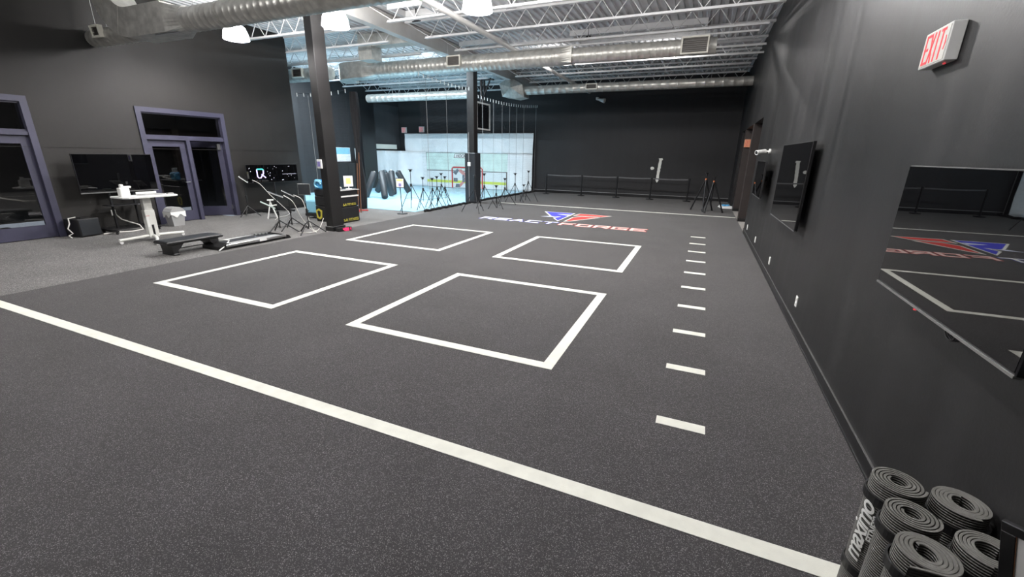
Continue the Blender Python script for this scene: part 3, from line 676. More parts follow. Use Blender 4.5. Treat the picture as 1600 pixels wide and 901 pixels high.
# ------------------------------------------------------------------ tripods
def tripod(x, y, h, label, spread=.42, rot=0, hub=.62, orange=False, thick=.011):
    r = empty('tripod', (x, y, 0), rot, label, 'tripod', 'black tripods along the turf edge')
    hz = h*hub
    MB().tube([(0, 0, .25*h), (0, 0, h-.06)], thick*.9, 8).build('centre_post', M['blackmt'], r)
    MB().tube([(0, 0, hz-.04), (0, 0, hz+.05)], .03, 10).build('hub', M['orange'] if orange else M['blackpl'], r)
    for k in range(3):
        a = 2*PI*k/3
        lg_ = MB().tube([(.02*math.cos(a), .02*math.sin(a), hz), (spread*math.cos(a), spread*math.sin(a), .012)], thick, 8).build('leg', M['blackmt'], r)
        MB().tube([(spread*math.cos(a)*.97, spread*math.sin(a)*.97, .03), (spread*math.cos(a), spread*math.sin(a), 0.0)], thick*1.3, 8).build('rubber_foot', M['blackpl'], lg_)
        MB().tube([(0, 0, hz*.5), (spread*.5*math.cos(a), spread*.5*math.sin(a), hz*.5)], .005, 6).build('brace', M['blackmt'], r)
    MB().cbox((0, 0, h-.03), (.07, .05, .07), ch=.01).cbox((0, 0, h), (.13, .06, .02), ch=.004).build('head', M['blackpl'], r)
    return r
TR = [(-8.80, 11.86, 1.31, .46, .2, 'tallest tripod on the left, standing behind the sign stand'),
      (-8.57, 12.2, 1.06, .38, .5, 'black tripod in the crowded group left of the padded column, first from the left'),
      (-8.48, 12.62, 1.02, .36, .9, 'black tripod in the crowded group left of the padded column, second from the left'),
      (-8.46, 12.88, 1.07, .36, .1, 'black tripod in the crowded group left of the padded column, third from the left'),
      (-8.87, 13.8, 1.13, .36, .6, 'black tripod in the crowded group left of the padded column, fourth from the left'),
      (-8.40, 13.3, 1.05, .36, 1.4, 'black tripod in the crowded group left of the padded column, nearest that column'),
      (-6.77, 12.5, 1.17, .44, -.75, 'black tripod in front of the padded column, nearest the camera'),
      (-7.07, 13.78, 1.18, .44, .3, 'tall black tripod just right of the padded column'),
      (-6.56, 13.7, .80, .30, -.2, 'shortest tripod standing right of the padded column'),
      (-6.80, 14.95, .98, .42, .5, 'black tripod halfway between the padded column and the far wall'),
      (-6.91, 16.18, 1.12, .42, -.2, 'black tripod in front of the white tarp near the far line'),
      (-6.71, 16.63, .66, .28, .4, 'small low tripod near the end of the tarp'),
      (-6.56, 16.75, 1.21, .42, .1, 'black tripod nearest the far wall corner')]
for x, y, h, sp, rot, lab in TR: tripod(x, y, h, lab, sp, rot)
tripod(.12, 17.05, 1.33, 'heavy black tripod with orange joints by the far right line, left of two', .42, .6, .82, True, .025)
tripod(.38, 16.7, 1.22, 'heavy black tripod with orange joints by the far right line, right of two', .42, .1, .85, True, .025)
# ------------------------------------------------------------------ ice bay: tarps, mural, net, pads
def tarp(name, pts, z0, z1, label, fold=.05, m='tarp', sag=0):
    # hanging sheet with vertical folds along polyline pts
    b = MB(); P = []
    for (xa, ya), (xb, yb) in zip(pts, pts[1:]):
        n = max(2, int(math.hypot(xb-xa, yb-ya)/.12))
        for k in range(n): P.append((xa+(xb-xa)*k/n, ya+(yb-ya)*k/n))
    P.append(pts[-1]); R = []; nz = 12; nn = len(P)
    for side in (0, 1):
        for k in range(nz+1):
            t = k/nz; z = z0+(z1-z0)*t; row = []
            for i, (x, y) in enumerate(P):
                a = i*.12; dz = -sag*math.sin(PI*i/(nn-1))*t
                d = fold*(math.sin(a*5.1)+.5*math.sin(a*11.3+t*2))*(.4+.6*(1-t)) + .03*math.sin(a*1.7+t*4)
                if m != 'tarp': d = 0
                row.append((x+(d if abs(P[min(i+1, nn-1)][0]-P[max(i-1, 0)][0]) < .02 else 0), y-abs(d)-side*.006, z+dz))
            R.append(row)
    a_, c_ = R[:nz+1], R[nz+1:][::-1]
    rows = a_+c_+[a_[0]]
    b.rings(rows, closed=False, caps=False)
    return prop(b.build(name, M[m]), label, 'tarp')
tarp('tarp', [(-15.9, 21.1), (-8.05, 21.1)], 1.87, 2.87, 'wide white tarp hung above the mural at the back of the ice bay', .03)
tarp('tarp', [(-16.25, 18.85), (-16.2, 20.9), (-15.9, 21.05), (-14.46, 21.05)], .02, 1.93, 'plain white tarp left of the mural behind the leaning pads', .04)
tarp('tarp', [(-9.42, 21.05), (-8.05, 21.05)], .02, 1.86, 'creased white tarp right of the mural at the hall corner', .05)
mu = empty('rink_mural', (-11.95, 21.04, 0), 0, 'printed hockey rink mural banner with a goal and goalie', 'banner'); mm = T(11.95, 0, 0)
def fr(x0, x1, z0, z1, y0=0, y1=.004): return (x0, x1, y0-.0, y1, z0, z1)
MB().box(-14.45, -9.43, 0, .004, .95, 1.86, mm).build('arena_background', M['mural_green'], mu)
MB().box(-14.45, -9.43, 0, .004, .03, .95, mm).build('rink_boards', M['mural_white'], mu)
MB().box(-14.45, -9.43, -.003, -.0002, .28, .42, mm).build('kick_stripe', M['mural_yellow'], mu)
MB().box(-14.45, -9.43, -.003, -.0002, .91, .95, mm).build('board_rail', M['mural_line'], mu)
MB().box(-9.5, -9.43, -.004, -.0005, .03, .95, mm).build('board_end_strip', M['mural_line'], mu)  # dark strip down the right end of the rink boards
g = MB(); g.tube([(-12.78, -.03, .03), (-12.78, -.03, 1.05), (-12.7, -.03, 1.12), (-10.98, -.03, 1.12), (-10.9, -.03, 1.05), (-10.9, -.03, .03)], .035, 8, M=mm); g.build('goal_frame', M['red'], mu)
g = MB()
for pl in ([(-12.5, 1.0), (-12.2, 1.02), (-11.6, .55), (-11.75, .45)], [(-12.45, .08), (-12.3, .05), (-11.75, .6), (-11.85, .75)], [(-11.6, .9), (-11.2, .9), (-11.15, .3), (-11.5, .3)]): g.prism(pl, -.006, -.0032, lambda x, y, h: (x, h, y), mm)
g.build('goalie_red', M['mural_skin'], mu)
g = MB()
for pl in ([(-12.75, .85), (-12.45, 1.05), (-12.35, .95), (-12.55, .7)], [(-12.7, .35), (-12.45, .35), (-12.45, .55), (-12.7, .55)], [(-12.15, .35), (-11.98, .35), (-12.02, .75), (-12.15, .7)], [(-12.6, .06), (-12.3, .06), (-12.35, .24), (-12.55, .24)], [(-11.3, .65), (-11.0, .65), (-11.0, 1.0), (-11.3, 1.0)]): g.prism(pl, -.008, -.0062, lambda x, y, h: (x, h, y), mm)
g.build('goalie_grey', M['mural_grey'], mu)
g = MB(); g.prism([(-12.68, 1.60), (-11.2, 1.60), (-11.12, 1.84), (-12.60, 1.84)], -.004, -.0005, lambda x, y, h: (x, h, y), mm); g.build('name_board', M['mural_line'], mu)
g = MB(); g.prism([(-12.64, 1.625), (-11.22, 1.625), (-11.16, 1.815), (-12.58, 1.815)], -.006, -.0045, lambda x, y, h: (x, h, y), mm); g.build('name_board_fill', M['paper'], mu)
def text_mesh(txt, size, shear=0, ext=.001, off=0, spacing=1.0):
    c = bpy.data.curves.new('text_curve', 'FONT'); c.body = txt; c.size = size; c.shear = shear; c.extrude = ext; c.offset = off; c.space_character = spacing
    o = bpy.data.objects.new('text_tmp', c); S.collection.objects.link(o)
    dg = bpy.context.evaluated_depsgraph_get(); dg.update(); me = bpy.data.meshes.new_from_object(o.evaluated_get(dg))
    bpy.data.objects.remove(o); return me
def text_obj(name, txt, size, Mx, m, parent, warp=None, **k):
    me = text_mesh(txt, size, **k); me.name = name
    if warp:
        import bmesh
        bm = bmesh.new(); bm.from_mesh(me); bmesh.ops.triangulate(bm, faces=bm.faces[:]); bmesh.ops.subdivide_edges(bm, edges=bm.edges[:], cuts=1); bm.to_mesh(me); bm.free()
        for v in me.vertices: v.co = warp(v.co)
    else: me.transform(Mx)
    me.materials.clear(); me.materials.append(m)
    o = bpy.data.objects.new(name, me); link(o, parent); return o
UP = Matrix.Rotation(PI/2, 4, 'X')           # text standing, facing -Y
text_obj('name_lettering', 'HOCKEY', .2, mm @ T(-12.52, -.008, 1.65) @ UP, M['mural_line'], mu, shear=.3, off=.004)
# netting, hung from a cable
def net(x0, y0, x1, y1, zt, sag, label, ropes):
    L_ = math.hypot(x1-x0, y1-y0); a = math.atan2(y1-y0, x1-x0)
    r = empty('safety_net', (x0, y0, 0), a, label, 'net', 'black safety nets around the ice bay')
    n = 24; f = lambda t: zt[0]+(zt[1]-zt[0])*t-sag*4*t*(1-t)
    b = MB(); vs = [(L_*i/n, 0, f(i/n)-.1) for i in range(n+1)] + [(L_*i/n, 0, .06) for i in range(n+1)]
    b.add(vs, [(i, i+1, n+2+i, n+1+i) for i in range(n)]); b.build('mesh', M['net'], r)
    MB().tube([(L_*i/n, 0, f(i/n)) for i in range(n+1)], .006, 6).build('cable', M['blackmt'], r)
    m_ = int(L_/.23)
    for i in range(m_+1): t = i/m_; MB().tube([(L_*t, 0, f(t)+.02), (L_*t, 0, f(t)-.09)], .012, 6).build('snap_hook', M['white'], r)
    for t in ropes: MB().tube([(L_*t, .02, f(t)-.05), (L_*t+.01, .02, .05)], .007, 6).build('lacing_rope', M['grey'], r)
    wt = MB(); wt.tube([(L_*i/n, .03*math.sin(i*1.7), .045+.015*math.sin(i*2.3)) for i in range(n+1)], .045, 8); wt.build('weighted_hem', M['blackpl'], r)
    return r
net(XL+.02, 10.9, -10.62, 11.2, (3.6, 3.68), .05, 'black safety net between the left wall and the near column', (.22, .62))
net(-8.12, 11.6, -8.14, 14.68, (4.1, 4.1), .05, 'black safety net along the turf edge before the padded column', (.12, .5))
net(-8.2, 15.25, -7.95, YF-.1, (3.95, 4.15), .12, 'black safety net between the padded column and the far wall', (.1, .25, .38, .5, .62, .75, .99))
# bunched net
b = MB(); R = []
for k in range(14):
    t = k/13; z = .02+3.6*t; rr = .12+.03*math.sin(t*9)-.03*t
    R.append([(rr*(1+.22*math.sin(j*PI*2/24*7+t*3))*math.cos(2*PI*j/24), rr*(1+.22*math.sin(j*PI*2/24*7+t*3))*math.sin(2*PI*j/24), z) for j in range(24)])
b.rings(R); prop(b.build('gathered_net', M['netblack'], loc=(-10.40, 11.3, 0)), 'gathered black net hanging in a bunch left of the ice', 'net')
# heavy leaning foam pads
def pad(foot, top, label, r_=.135):
    f_, t_ = Vector(foot), Vector(top); d = (t_-f_).normalized(); f_.z = r_*.85*math.sqrt(1-d.z*d.z)+.016; d = (t_-f_).normalized()
    root = empty('foam_pad', f_, 0, label, 'pad', 'black foam pads leaning in two clusters on the ice')
    v = t_-f_
    MB().tube([Vector((0, 0, 0)), d*.03, v-d*.03, v], r_, 16, radii=[r_*.85, r_, r_, r_*.85]).build('foam_sleeve', M['pad2'], root)
    MB().tube([v, v+d*.05], .05, 10).build('end_cap', M['chrome'], root)
M['pad2'] = mat('charcoal_foam_vinyl', (.028, .031, .035), .5, bump=(20, .2, .004))
pads = [((-12.82, 14.15, .14), (-12.62, 14.55, 1.03), 'leaning foam pad at the far left of the near cluster'),
        ((-11.72, 14.02, .14), (-12.30, 14.62, 1.05), 'leaning foam pad in front of the near cluster, its foot nearest the camera'),
        ((-12.35, 15.25, .14), (-12.42, 14.98, .98), 'dark foam pad standing just behind the front one'),
        ((-14.0, 16.25, .14), (-13.42, 16.2, 1.0), 'leaning foam pad at the left of the far cluster'),
        ((-12.62, 15.72, .14), (-12.98, 16.08, 1.02), 'nearly upright foam pad in front of the far cluster'),
        ((-12.72, 16.95, .14), (-12.95, 16.5, 1.0), 'leaning foam pad at the right of the far cluster beside the sign')]
for f_, t_, lab in pads: pad(f_, t_, lab)
# sign on stand
r = empty('sign_stand', (-8.51, 10.95, 0), 0, 'white notice on a thin black floor stand at the ice edge', 'sign')
MB().lathe([(.001, 0), (.16, 0), (.16, .012), (.02, .03), (.001, .03)], n=24).build('base', M['blackmt'], r)
MB().tube([(0, 0, .02), (-.03, 0, .82)], .012, 8).build('pole', M['blackmt'], r)
f_ = MB().box(-.18, .14, -.01, .01, .80, 1.09, c=.003).build('frame', M['blackpl'], r)
p_ = MB().box(-.16, .12, -.014, -.0105, .82, 1.07).build('notice', M['paper'], f_)
MB().box(-.13, .09, -.016, -.0141, 1.0, 1.05).build('yellow_heading', M['paperyel'], p_)
MB().box(-.07, .03, -.016, -.0141, .84, .93).build('violet_print', M['violet'], p_)
# basketball backboard
r = empty('basketball_backboard', (-8.75, 17.05, 3.3), 0, 'ceiling hung black framed basketball backboard seen side on', 'backboard')
b = MB(); 
for q in ((-.02, .02, -.65, .55, -.5, -.44), (-.02, .02, -.65, .55, .5, .56), (-.02, .02, -.65, -.6, -.44, .5), (-.02, .02, .5, .55, -.44, .5)): b.box(*q)
b.build('white_border', M['white'], r)
MB().box(-.005, .005, -.6, .5, -.44, .5).build('clear_panel', M['glass'], r)
MB().box(-.04, .04, -.7, .6, -.56, -.50).build('bottom_bumper', M['blackpl'], r)
b = MB(); b.bar((-.05, -.15, -.4), (-.05, -.15, 1.45), .09).bar((-.05, .12, -.4), (-.05, .12, 1.45), .07).bar((-.05, -.1, .6), (.35, -.1, 1.45), .05).bar((-.05, -.1, .6), (-.75, -.1, 1.5), .05).bar((-.8, -.1, 1.45), (.5, -.1, 1.4), .06).bar((.35, -.1, 1.4), (.35, -.1, 1.47), .05)
b.build('hanging_frame', M['blackmt'], r)
b = MB(); b.tube([(-.3+.22*math.cos(a), .0+.22*math.sin(a), -.3) for a in [i*PI/10 for i in range(21)]], .01, 6); b.build('rim', M['orange'], r)
# board on bay wall
r = empty('bay_whiteboard', (XB, 16.75, 1.7), 0, 'pale blue board on the bay wall left of the ice', 'board')
MB().box(0.002, .03, -.47, .47, -.33, .33, c=.004).build('panel', M['tarp'], r)
MB().box(.03, .034, -.45, .45, .02, .31).build('blue_band', M['bluebin'], r)
prop(MB().tube([(-15.98, 17.2, 0), (-15.98, 17.2, 2.0)], .05, 12).build('white_pole', M['white']), 'white upright pole beside the pale blue board', 'pole')
r = empty('black_storage_rack', (-16.22, 16.3, 0), 0, 'tall black cabinet behind the near column', 'cabinet')
MB().box(-.17, .15, -.5, 1.25, .0, 1.33, c=.01).build('body', M['blackpl'], r)
MB().box(.151, .165, -.48, .36, .05, 1.3).build('door_panel', M['base'], r); MB().box(.151, .165, .39, 1.23, .05, 1.3).build('door_panel', M['base'], r)
MB().box(-16.38, -16.2, 19.0, 20.7, 2.02, 2.26).build('box_valance', M['grille'], label='beige box above the white tarp on the lit bay wall', cat='box')
for i, (x, h) in enumerate(((-9.82, 1.5), (-9.72, 1.82))):
    b = MB(); b.tube([(x, 10.45, .012), (x-.02, 10.6, h)], .015, 8, radii=[.018, .014])
    prop(b.build('wooden_stick', M['wood']), ['short brown wooden stick leaning by the gathered net', 'tall brown wooden stick leaning by the gathered net'][i], 'stick')
b = MB(); b.tube([(-10.35, 10.6, .04), (-9.7, 10.75, .05)], .02, 8).cbox((-10.0, 10.5, .05), (.3, .12, .1), ch=.02)
prop(b.build('red_floor_wedge', M['red']), 'low red bar lying on the floor by the ice corner', 'floor bar')
# ------------------------------------------------------------------ plyo box stack behind near column
st = (-9.1, 8.9)
def plyo(z0, z1, label, sc=1.0):
    r = empty('plyo_box', (st[0], st[1], z0), 0, label, 'box', 'black training boxes stacked behind the near column')
    w_ = .46*sc
    MB().box(-w_, w_, -.33*sc, .33*sc, .004, z1-z0-.004, c=.015).build('body', M['blackpl'], r); return r, w_
r, w_ = plyo(0, .42, 'large black training box at the bottom of the stack behind the near column')
text_obj('side_lettering', 'S-R FITNESS', .105, T(w_+.002, -.27, .04) @ RZ(PI/2) @ UP, M['yellow'], r)
b = MB(); b.prism([(-.43, .10), (-.33, .06), (-.25, .10), (-.22, .30), (-.34, .35), (-.45, .30)], -.335, -.3305, lambda x, y, h: (x, h, y)); b.build('emblem', M['yellow'], r)
b = MB(); b.prism([(-.37, .14), (-.34, .12), (-.30, .14), (-.28, .27), (-.34, .30), (-.40, .27)], -.338, -.3352, lambda x, y, h: (x, h, y)); b.build('emblem_inner', M['blackpl'], r)
r, w_ = plyo(.42, .68, 'black training box in the middle of the stack behind the near column', .99)
text_obj('side_lettering', 'S-R FITNESS', .09, T(w_+.002, -.24, .03) @ RZ(PI/2) @ UP, M['yellow'], r)
r, w_ = plyo(.68, .86, 'shallow black box on top of the stack behind the near column', .98)
MB().box(.30, w_+.05, -.36, .36, .165, .185, c=.004).build('tray_top', M['grey'], r)
MB().box(w_-.0, w_+.02, -.34, .34, .0, .035).build('light_strip', M['white'], r)
r = empty('notice_stand', (-8.72, 9.0, .868), 0, 'small white notice with yellow print standing on the box stack', 'sign')
MB().cbox((0, 0, .01), (.14, .1, .02), ch=.003).tube([(0, 0, .02), (0, 0, .09)], .01, 8).build('base', M['white'], r)
pn = MB().box(-.011, .011, -.12, .12, .07, .35, c=.003, M=RZ(-.5)).build('panel', M['white'], r)
MB().box(.0115, .013, -.06, .06, .14, .29, M=RZ(-.5)).build('yellow_print', M['paperyel'], pn)
b = MB()
for k in range(3): b.tube([(.05*k+.09*math.cos(a), .05*math.sin(a*1.3)-.05*k, .02+.012*math.sin(a*3)+.02*k) for a in [i*PI/8 for i in range(17)]], .012, 6)
prop(b.build('cable_bundle', M['cable'], loc=(-8.85, 8.72, .875)), 'loose bundle of white cable on the box stack', 'cable')
r = empty('blue_bag', (-9.36, 8.64, .864), 0, 'bright blue printed bag on the box stack left of the near column', 'bag')
b = MB(); b.box(-.17, .17, -.07, .07, 0, .25, c=.04); b.build('bag_body', M['bluebag'], r)
b = MB(); b.tube([(.11*math.cos(a), -.085, .13+.08*math.sin(a)) for a in [i*PI/8 for i in range(13)]], .022, 8).tube([(-.1, -.08, .22), (.06, -.085, .235), (.13, -.08, .18)], .018, 8); b.build('pale_swirl', M['bluebin'], r)
r = empty('blue_bin', (-10.1, 9.05, 0), .1, 'pale blue plastic tub on a dark stand left of the box stack', 'tub')
b = MB(); b.box(-.19, .19, -.15, .15, .14, .50, c=.03); b.build('tub', M['bluebin'], r)
MB().box(-.22, .22, -.18, .18, .06, .14, c=.01).build('dolly', M['blackpl'], r)
b = MB()
for sx in (-.17, .17):
    for sy in (-.13, .13): b.tube([(sx, sy-.02, .03), (sx, sy+.02, .03)], .03, 10)
b.build('wheel', M['blackpl'], r)
# red clock at column foot
r = empty('floor_clock', (-7.83, 7.78, 0), -.25+PI/2, 'small black clock with red digits on the floor beside the near column', 'clock')
MB().box(-.19, .17, -.09, .03, .0, .09, c=.006).build('case', M['blackpl'], r)
M['led'] = mat('red_led', (.5, .01, .03), .4, emit=(1, .03, .12), es=2.2, noise=(30, .97, 1.02))
sg = MB()
def seg(cx, segs, w_=.035, h_=.055, t=.009):
    z0 = .018
    S_ = {'a': (0, h_, w_, h_), 'g': (0, h_/2, w_, h_/2), 'd': (0, 0, w_, 0), 'f': (0, h_/2, 0, h_), 'e': (0, 0, 0, h_/2), 'b': (w_, h_/2, w_, h_), 'c': (w_, 0, w_, h_/2)}
    for s_ in segs:
        a = S_[s_]; sg.box(cx+a[0]-t/2, cx+a[2]+t/2, -.094, -.0905, z0+a[1]-t/2, z0+a[3]+t/2)
for cx, s_ in ((-.06, 'bcfg'), (-.005, 'abcdfg'), (.05, 'abcdef'), (.105, 'bc')): seg(cx, s_)
sg.build('digits', M['led'], r)
# ------------------------------------------------------------------ display on the left wall side
r = empty('wide_display', (XL+.38, 9.36, 1.17), 0, 'wide dark display with a glowing R mark and stars on a black pole stand', 'display')
MB().box(-.03, .0, -.87, .87, -.265, .265, c=.004).build('body', M['blackpl'], r)
sc_ = MB().box(.0, .004, -.855, .855, -.25, .25).build('screen', M['screen'], r)
def em(name, c, s_): return mat(name, c, .4, emit=c, es=s_, noise=(30, .97, 1.02))
M['gl_green'] = em('screen_green', (.05, .8, .6), 1.3); M['gl_violet'] = em('screen_violet', (.6, .5, 1), 1.6); M['gl_white'] = em('screen_white', (.8, .8, .95), .7)
MB().tube([(.008, -.53, .13), (.008, -.36, .13), (.008, -.33, .10)], .015, 8).build('mark_top', M['gl_green'], sc_)
MB().tube([(.008, -.54, .12), (.008, -.54, -.08), (.008, -.50, -.12), (.008, -.44, -.12), (.008, -.34, .0), (.008, -.33, .1)], .014, 8).tube([(.008, -.40, -.02), (.008, -.28, -.12)], .014, 8).build('mark_body', M['gl_violet'], sc_)
b = MB()
for i in range(34):
    y, z = random.uniform(-.8, .8), random.uniform(-.23, .22)
    if -.62 < y < -.22: continue
    q = random.choice((.004, .006, .009)); b.tube([(.004, y, z), (.0065, y, z)], q, 8)
b.box(.004, .0065, .30, .80, -.035, -.031); b.build('star_dots', M['gl_white'], sc_)
MB().tube([(-.04, .0, -.9), (-.04, .0, .1)], .03, 12).build('pole', M['blackmt'], r)
b = MB(); b.box(-.3, .3, -.35, -.29, -1.15, -1.11).box(-.3, .3, .29, .35, -1.15, -1.11).box(-.07, -.01, -.3, .3, -1.12, -1.08).box(-.07, -.01, -.05, .05, -1.1, -.85)
for sx in (-.27, .27):
    for sy in (-.32, .32): b.tube([(sx, sy-.012, -1.15), (sx, sy+.012, -1.15)], .02, 10)
b.build('wheeled_base', M['blackmt'], r)
# large TV on floor stand
r = empty('floor_television', (XL+.42, 5.46, 0), 0, 'large black television on a wheeled floor stand between the two doors', 'television')
MB().box(-.04, .0, -.72, .72, .90, 1.70, c=.005).build('body', M['blackpl'], r)
MB().box(.0, .003, -.71, .71, .92, 1.69).build('screen', M['screen'], r)
MB().box(-.005, .008, -.72, .72, .885, .90).build('bottom_trim', M['chrome'], r)
MB().tube([(-.07, -.22, .06), (-.07, -.22, 1.3)], .025, 10).tube([(-.07, .22, .06), (-.07, .22, 1.3)], .025, 10).build('upright', M['blackmt'], r)
MB().box(-.16, .22, -.36, .36, .60, .615, c=.004).build('shelf', M['blackmt'], r)
b = MB(); b.box(-.3, .32, -.44, -.38, .05, .09).box(-.3, .32, .38, .44, .05, .09).box(-.1, -.04, -.4, .4, .05, .09)
for sx in (-.25, .28):
    for sy in (-.41, .41): b.tube([(sx, sy-.015, .025), (sx, sy+.015, .025)], .026, 10)
b.build('wheeled_base', M['blackmt'], r)
# heater / speaker box
r = empty('speaker_cube', (-12.12, 4.68, 0), .18, 'black cube speaker on the floor beside the near left door', 'speaker')
MB().box(-.2, .2, -.2, .2, .01, .38, c=.012).build('cabinet', M['blackpl'], r)
MB().box(.2, .206, -.18, .18, .03, .36, c=.002).build('grille_cloth', M['pad'], r)
MB().box(-.06, .08, -.06, .06, .38, .395).build('control_plate', M['base'], r)
b = MB(); b.tube([(-12.0, 4.55, .42), (-12.05, 4.45, .40), (-11.98, 4.42, .30), (-12.0, 4.38, .2), (-11.95, 4.42, .1), (-11.98, 4.36, .06), (-11.93, 4.38, .01)], .012, 8)
b.tube([(-11.9, 4.9, .015), (-11.85, 5.1, .03), (-11.82, 5.4, .012), (-11.8, 5.6, .03), (-11.95, 5.62, .12), (-12.2, 5.42, .25), (-12.36, 5.40, .36)], .014, 8)
prop(b.build('power_cord', M['cable']), 'white power cord trailing along the floor from the black cube speaker', 'cord')
r = empty('wall_outlet', (XL, 5.38, .40), PI, 'white wall outlet with a plug below the large floor television', 'outlet')
MB().box(-.012, 0, -.045, .045, -.065, .065, c=.003).build('plate', M['white'], r); MB().cbox((-.03, 0, -.02), (.04, .035, .035), ch=.004).build('plug', M['white'], r)
# standing desk
r = empty('standing_desk', (-10.42, 5.1, 0), 0, 'white height adjustable desk on casters', 'desk')
b = MB(); pl = [(-.28, -.42), (-.22, -.47), (.2, -.47), (.28, -.4), (.28, .42), (.22, .5), (-.2, .5), (-.28, .44)]
b.prism(pl, .885, .912); b.build('desktop', M['white'], r)
MB().box(-.045, .045, -.075, .075, .45, .89, c=.006).build('upper_column', M['exitface'], r)
c_ = MB().box(-.055, .055, -.09, .09, .06, .62, c=.006).build('lower_column', M['exitface'], r)
MB().box(.0555, .0575, -.02, .02, .09, .32).build('column_slot', M['blackpl'], c_)
MB().box(.0555, .058, -.085, -.045, .28, .5).build('paper_tag', M['paper'], c_)
MB().box(.056, .058, -.085, -.02, .5, .508).build('red_stripe', M['red'], c_)
b = MB()
b.tube([(.0, -.60, .075), (.0, -.3, .085), (0, 0, .10), (0, .3, .085), (0, .58, .07)], .03, 8).tube([(0, 0, .09), (.35, -.12, .085), (.66, -.28, .08)], .03, 8, radii=[.035, .03, .028])
b.build('foot', M['exitface'], r)
for (x, y) in ((0, -.57), (.62, -.27), (0, .56)):
    MB().tube([(x-.013, y, .03), (x+.013, y, .03)], .03, 14).tube([(x, y, .035), (x, y, .08)], .009, 6).build('caster', M['white'], r)
r = empty('desk_printer', (-10.44, 4.78, .912), 0, 'white handheld device with a hooked top standing on the white desk', 'device')
MB().box(-.06, .06, -.08, .08, 0, .17, c=.012).build('body', M['white'], r)
b = MB(); b.box(-.035, .035, -.05, .13, .16, .20, c=.012).box(-.03, .03, -.05, .01, .19, .235, c=.012); b.build('hooked_top', M['white'], r)
r = empty('notebook', (-10.47, 5.25, .912), .15, 'thin pale open laptop lying on the white desk', 'laptop')
MB().box(-.11, .12, -.2, .2, .0, .018, c=.003).build('base', M['grey'], r); MB().box(-.13, -.12, -.2, .2, .018, .06).build('low_screen', M['white'], r)
b = MB(); b.cbox((-10.35, 5.54, .925), (.08, .12, .025), ch=.008); prop(b.build('desk_mouse', M['grey']), 'small grey mouse at the right end of the white desk', 'mouse')
b = MB(); b.box(-.11, .1, -.24, .24, 0, .006); prop(b.build('paper_sheet', M['paper'], loc=(-10.25, 5.0, .9125)), 'white paper sheet on the desk beside the laptop', 'paper')
# waste bin
r = empty('waste_bin', (-11.92, 6.38, 0), .1, 'grey swing lid waste bin with a white liner in front of the door', 'bin')
def frust(x0, y0, z0, x1, y1, z1): return [[(-x0, -y0, z0), (x0, -y0, z0), (x0, y0, z0), (-x0, y0, z0)], [(-x1, -y1, z1), (x1, -y1, z1), (x1, y1, z1), (-x1, y1, z1)]]
MB().rings(frust(.10, .13, .0, .13, .17, .34), smooth=False).build('bucket', M['grey'], r)
R = []
for k in range(33):
    a = 2*PI*k/32; c_, s2 = math.cos(a), math.sin(a); kk = 1/max(abs(c_), abs(s2)); x, y = c_*kk*.135, s2*kk*.175; zz = .25+.04*math.sin(a*6)
    R.append([(x, y, zz), (x*1.02, y*1.02, .35), (x*1.04, y*1.03, .35), (x*1.02, y*1.02, zz)])
MB().rings(R, True, False, False).build('liner', M['paper'], r)
b = MB(); b.rings([[(-.135, y, .345), (.135, y, .345), (.135, y, .36+z), (-.135, y, .36+z)] for y, z in ((-.175, 0), (-.12, .07), (-.05, .1), (.05, .1), (.12, .07), (.175, 0))], smooth=False); b.build('swing_lid', M['grey'], r)
# aerobic step / bench
r = empty('step_platform', (-8.66, 4.80, 0), 0, 'black padded step bench on short sculpted legs at the turf edge', 'bench')
b = MB(); b.box(-.21, .21, -.50, .50, .20, .255, c=.02); b.build('deck', M['blackpl'], r)
MB().box(-.185, .185, -.47, .47, .2552, .262, c=.002).build('rubber_top', M['pad'], r)
MB().box(.2, .212, -.48, .48, .243, .25).build('edge_strip', M['chrome'], r)
for y in (-.36, .36):
    s_ = 1 if y < 0 else -1
    poly = [(y-.04, .0), (y+.04, .0), (y+.045, .09), (y+s_*.02+.07, .12), (y+s_*.05+.10, .20), (y+s_*.03-.09, .20), (y+s_*.02-.07, .13), (y-.045, .09)]
    MB().prism(poly, -.17, .17, lambda a, z, h: (h, a, z)).build('leg', M['blackpl'], r)
    MB().box(-.18, .18, y-.05, y+.05, 0, .03, c=.008).build('foot_block', M['base'], r)
# treadmill / slide frame
r = empty('slide_rail_frame', (-8.46, 5.80, 0), 0, 'low grey rail frame machine lying at the turf edge', 'exercise machine')
MB().box(-.26, .26, -.6, .62, .05, .075, c=.006).build('deck', M['grey'], r)
MB().box(.20, .27, -.62, .62, .02, .055, c=.006).build('rail_channel', M['base'], r)
MB().box(-.25, .0, -.5, .6, .0755, .079).build('belt', M['pad'], r)
for sx in (-.27, .27): MB().box(sx-.02, sx+.02, -.66, .66, .045, .095, c=.006).build('side_rail', M['chrome'], r)
b = MB(); b.prism([(-.76, 0), (-.60, .0), (-.56, .10), (-.64, .125), (-.76, .06)], -.28, .28, lambda a, z, h: (h, a, z)); b.build('front_block', M['blackpl'], r)
b = MB(); b.prism([(.62, 0), (.78, .0), (.74, .06), (.62, .10)], -.28, .28, lambda a, z, h: (h, a, z)); b.build('rear_block', M['blackpl'], r)
MB().cbox((.295, .1, .07), (.012, .16, .05)).build('white_label', M['paper'], r)
b = MB(); b.tube([(.2, -.55, .13), (.26, -.66, .08), (.3, -.82, .012)], .012, 8).tube([(-.1, -.6, .12), (0, -.5, .14), (.14, -.5, .14)], .014, 8); b.build('white_lever', M['white'], r)
b = MB(); 
for k in range(4): b.cbox((-.2+.02*k, .3+.07*k, .1), (.06, .05, .035), ch=.008)
b.build('buckle', M['chrome'], r)
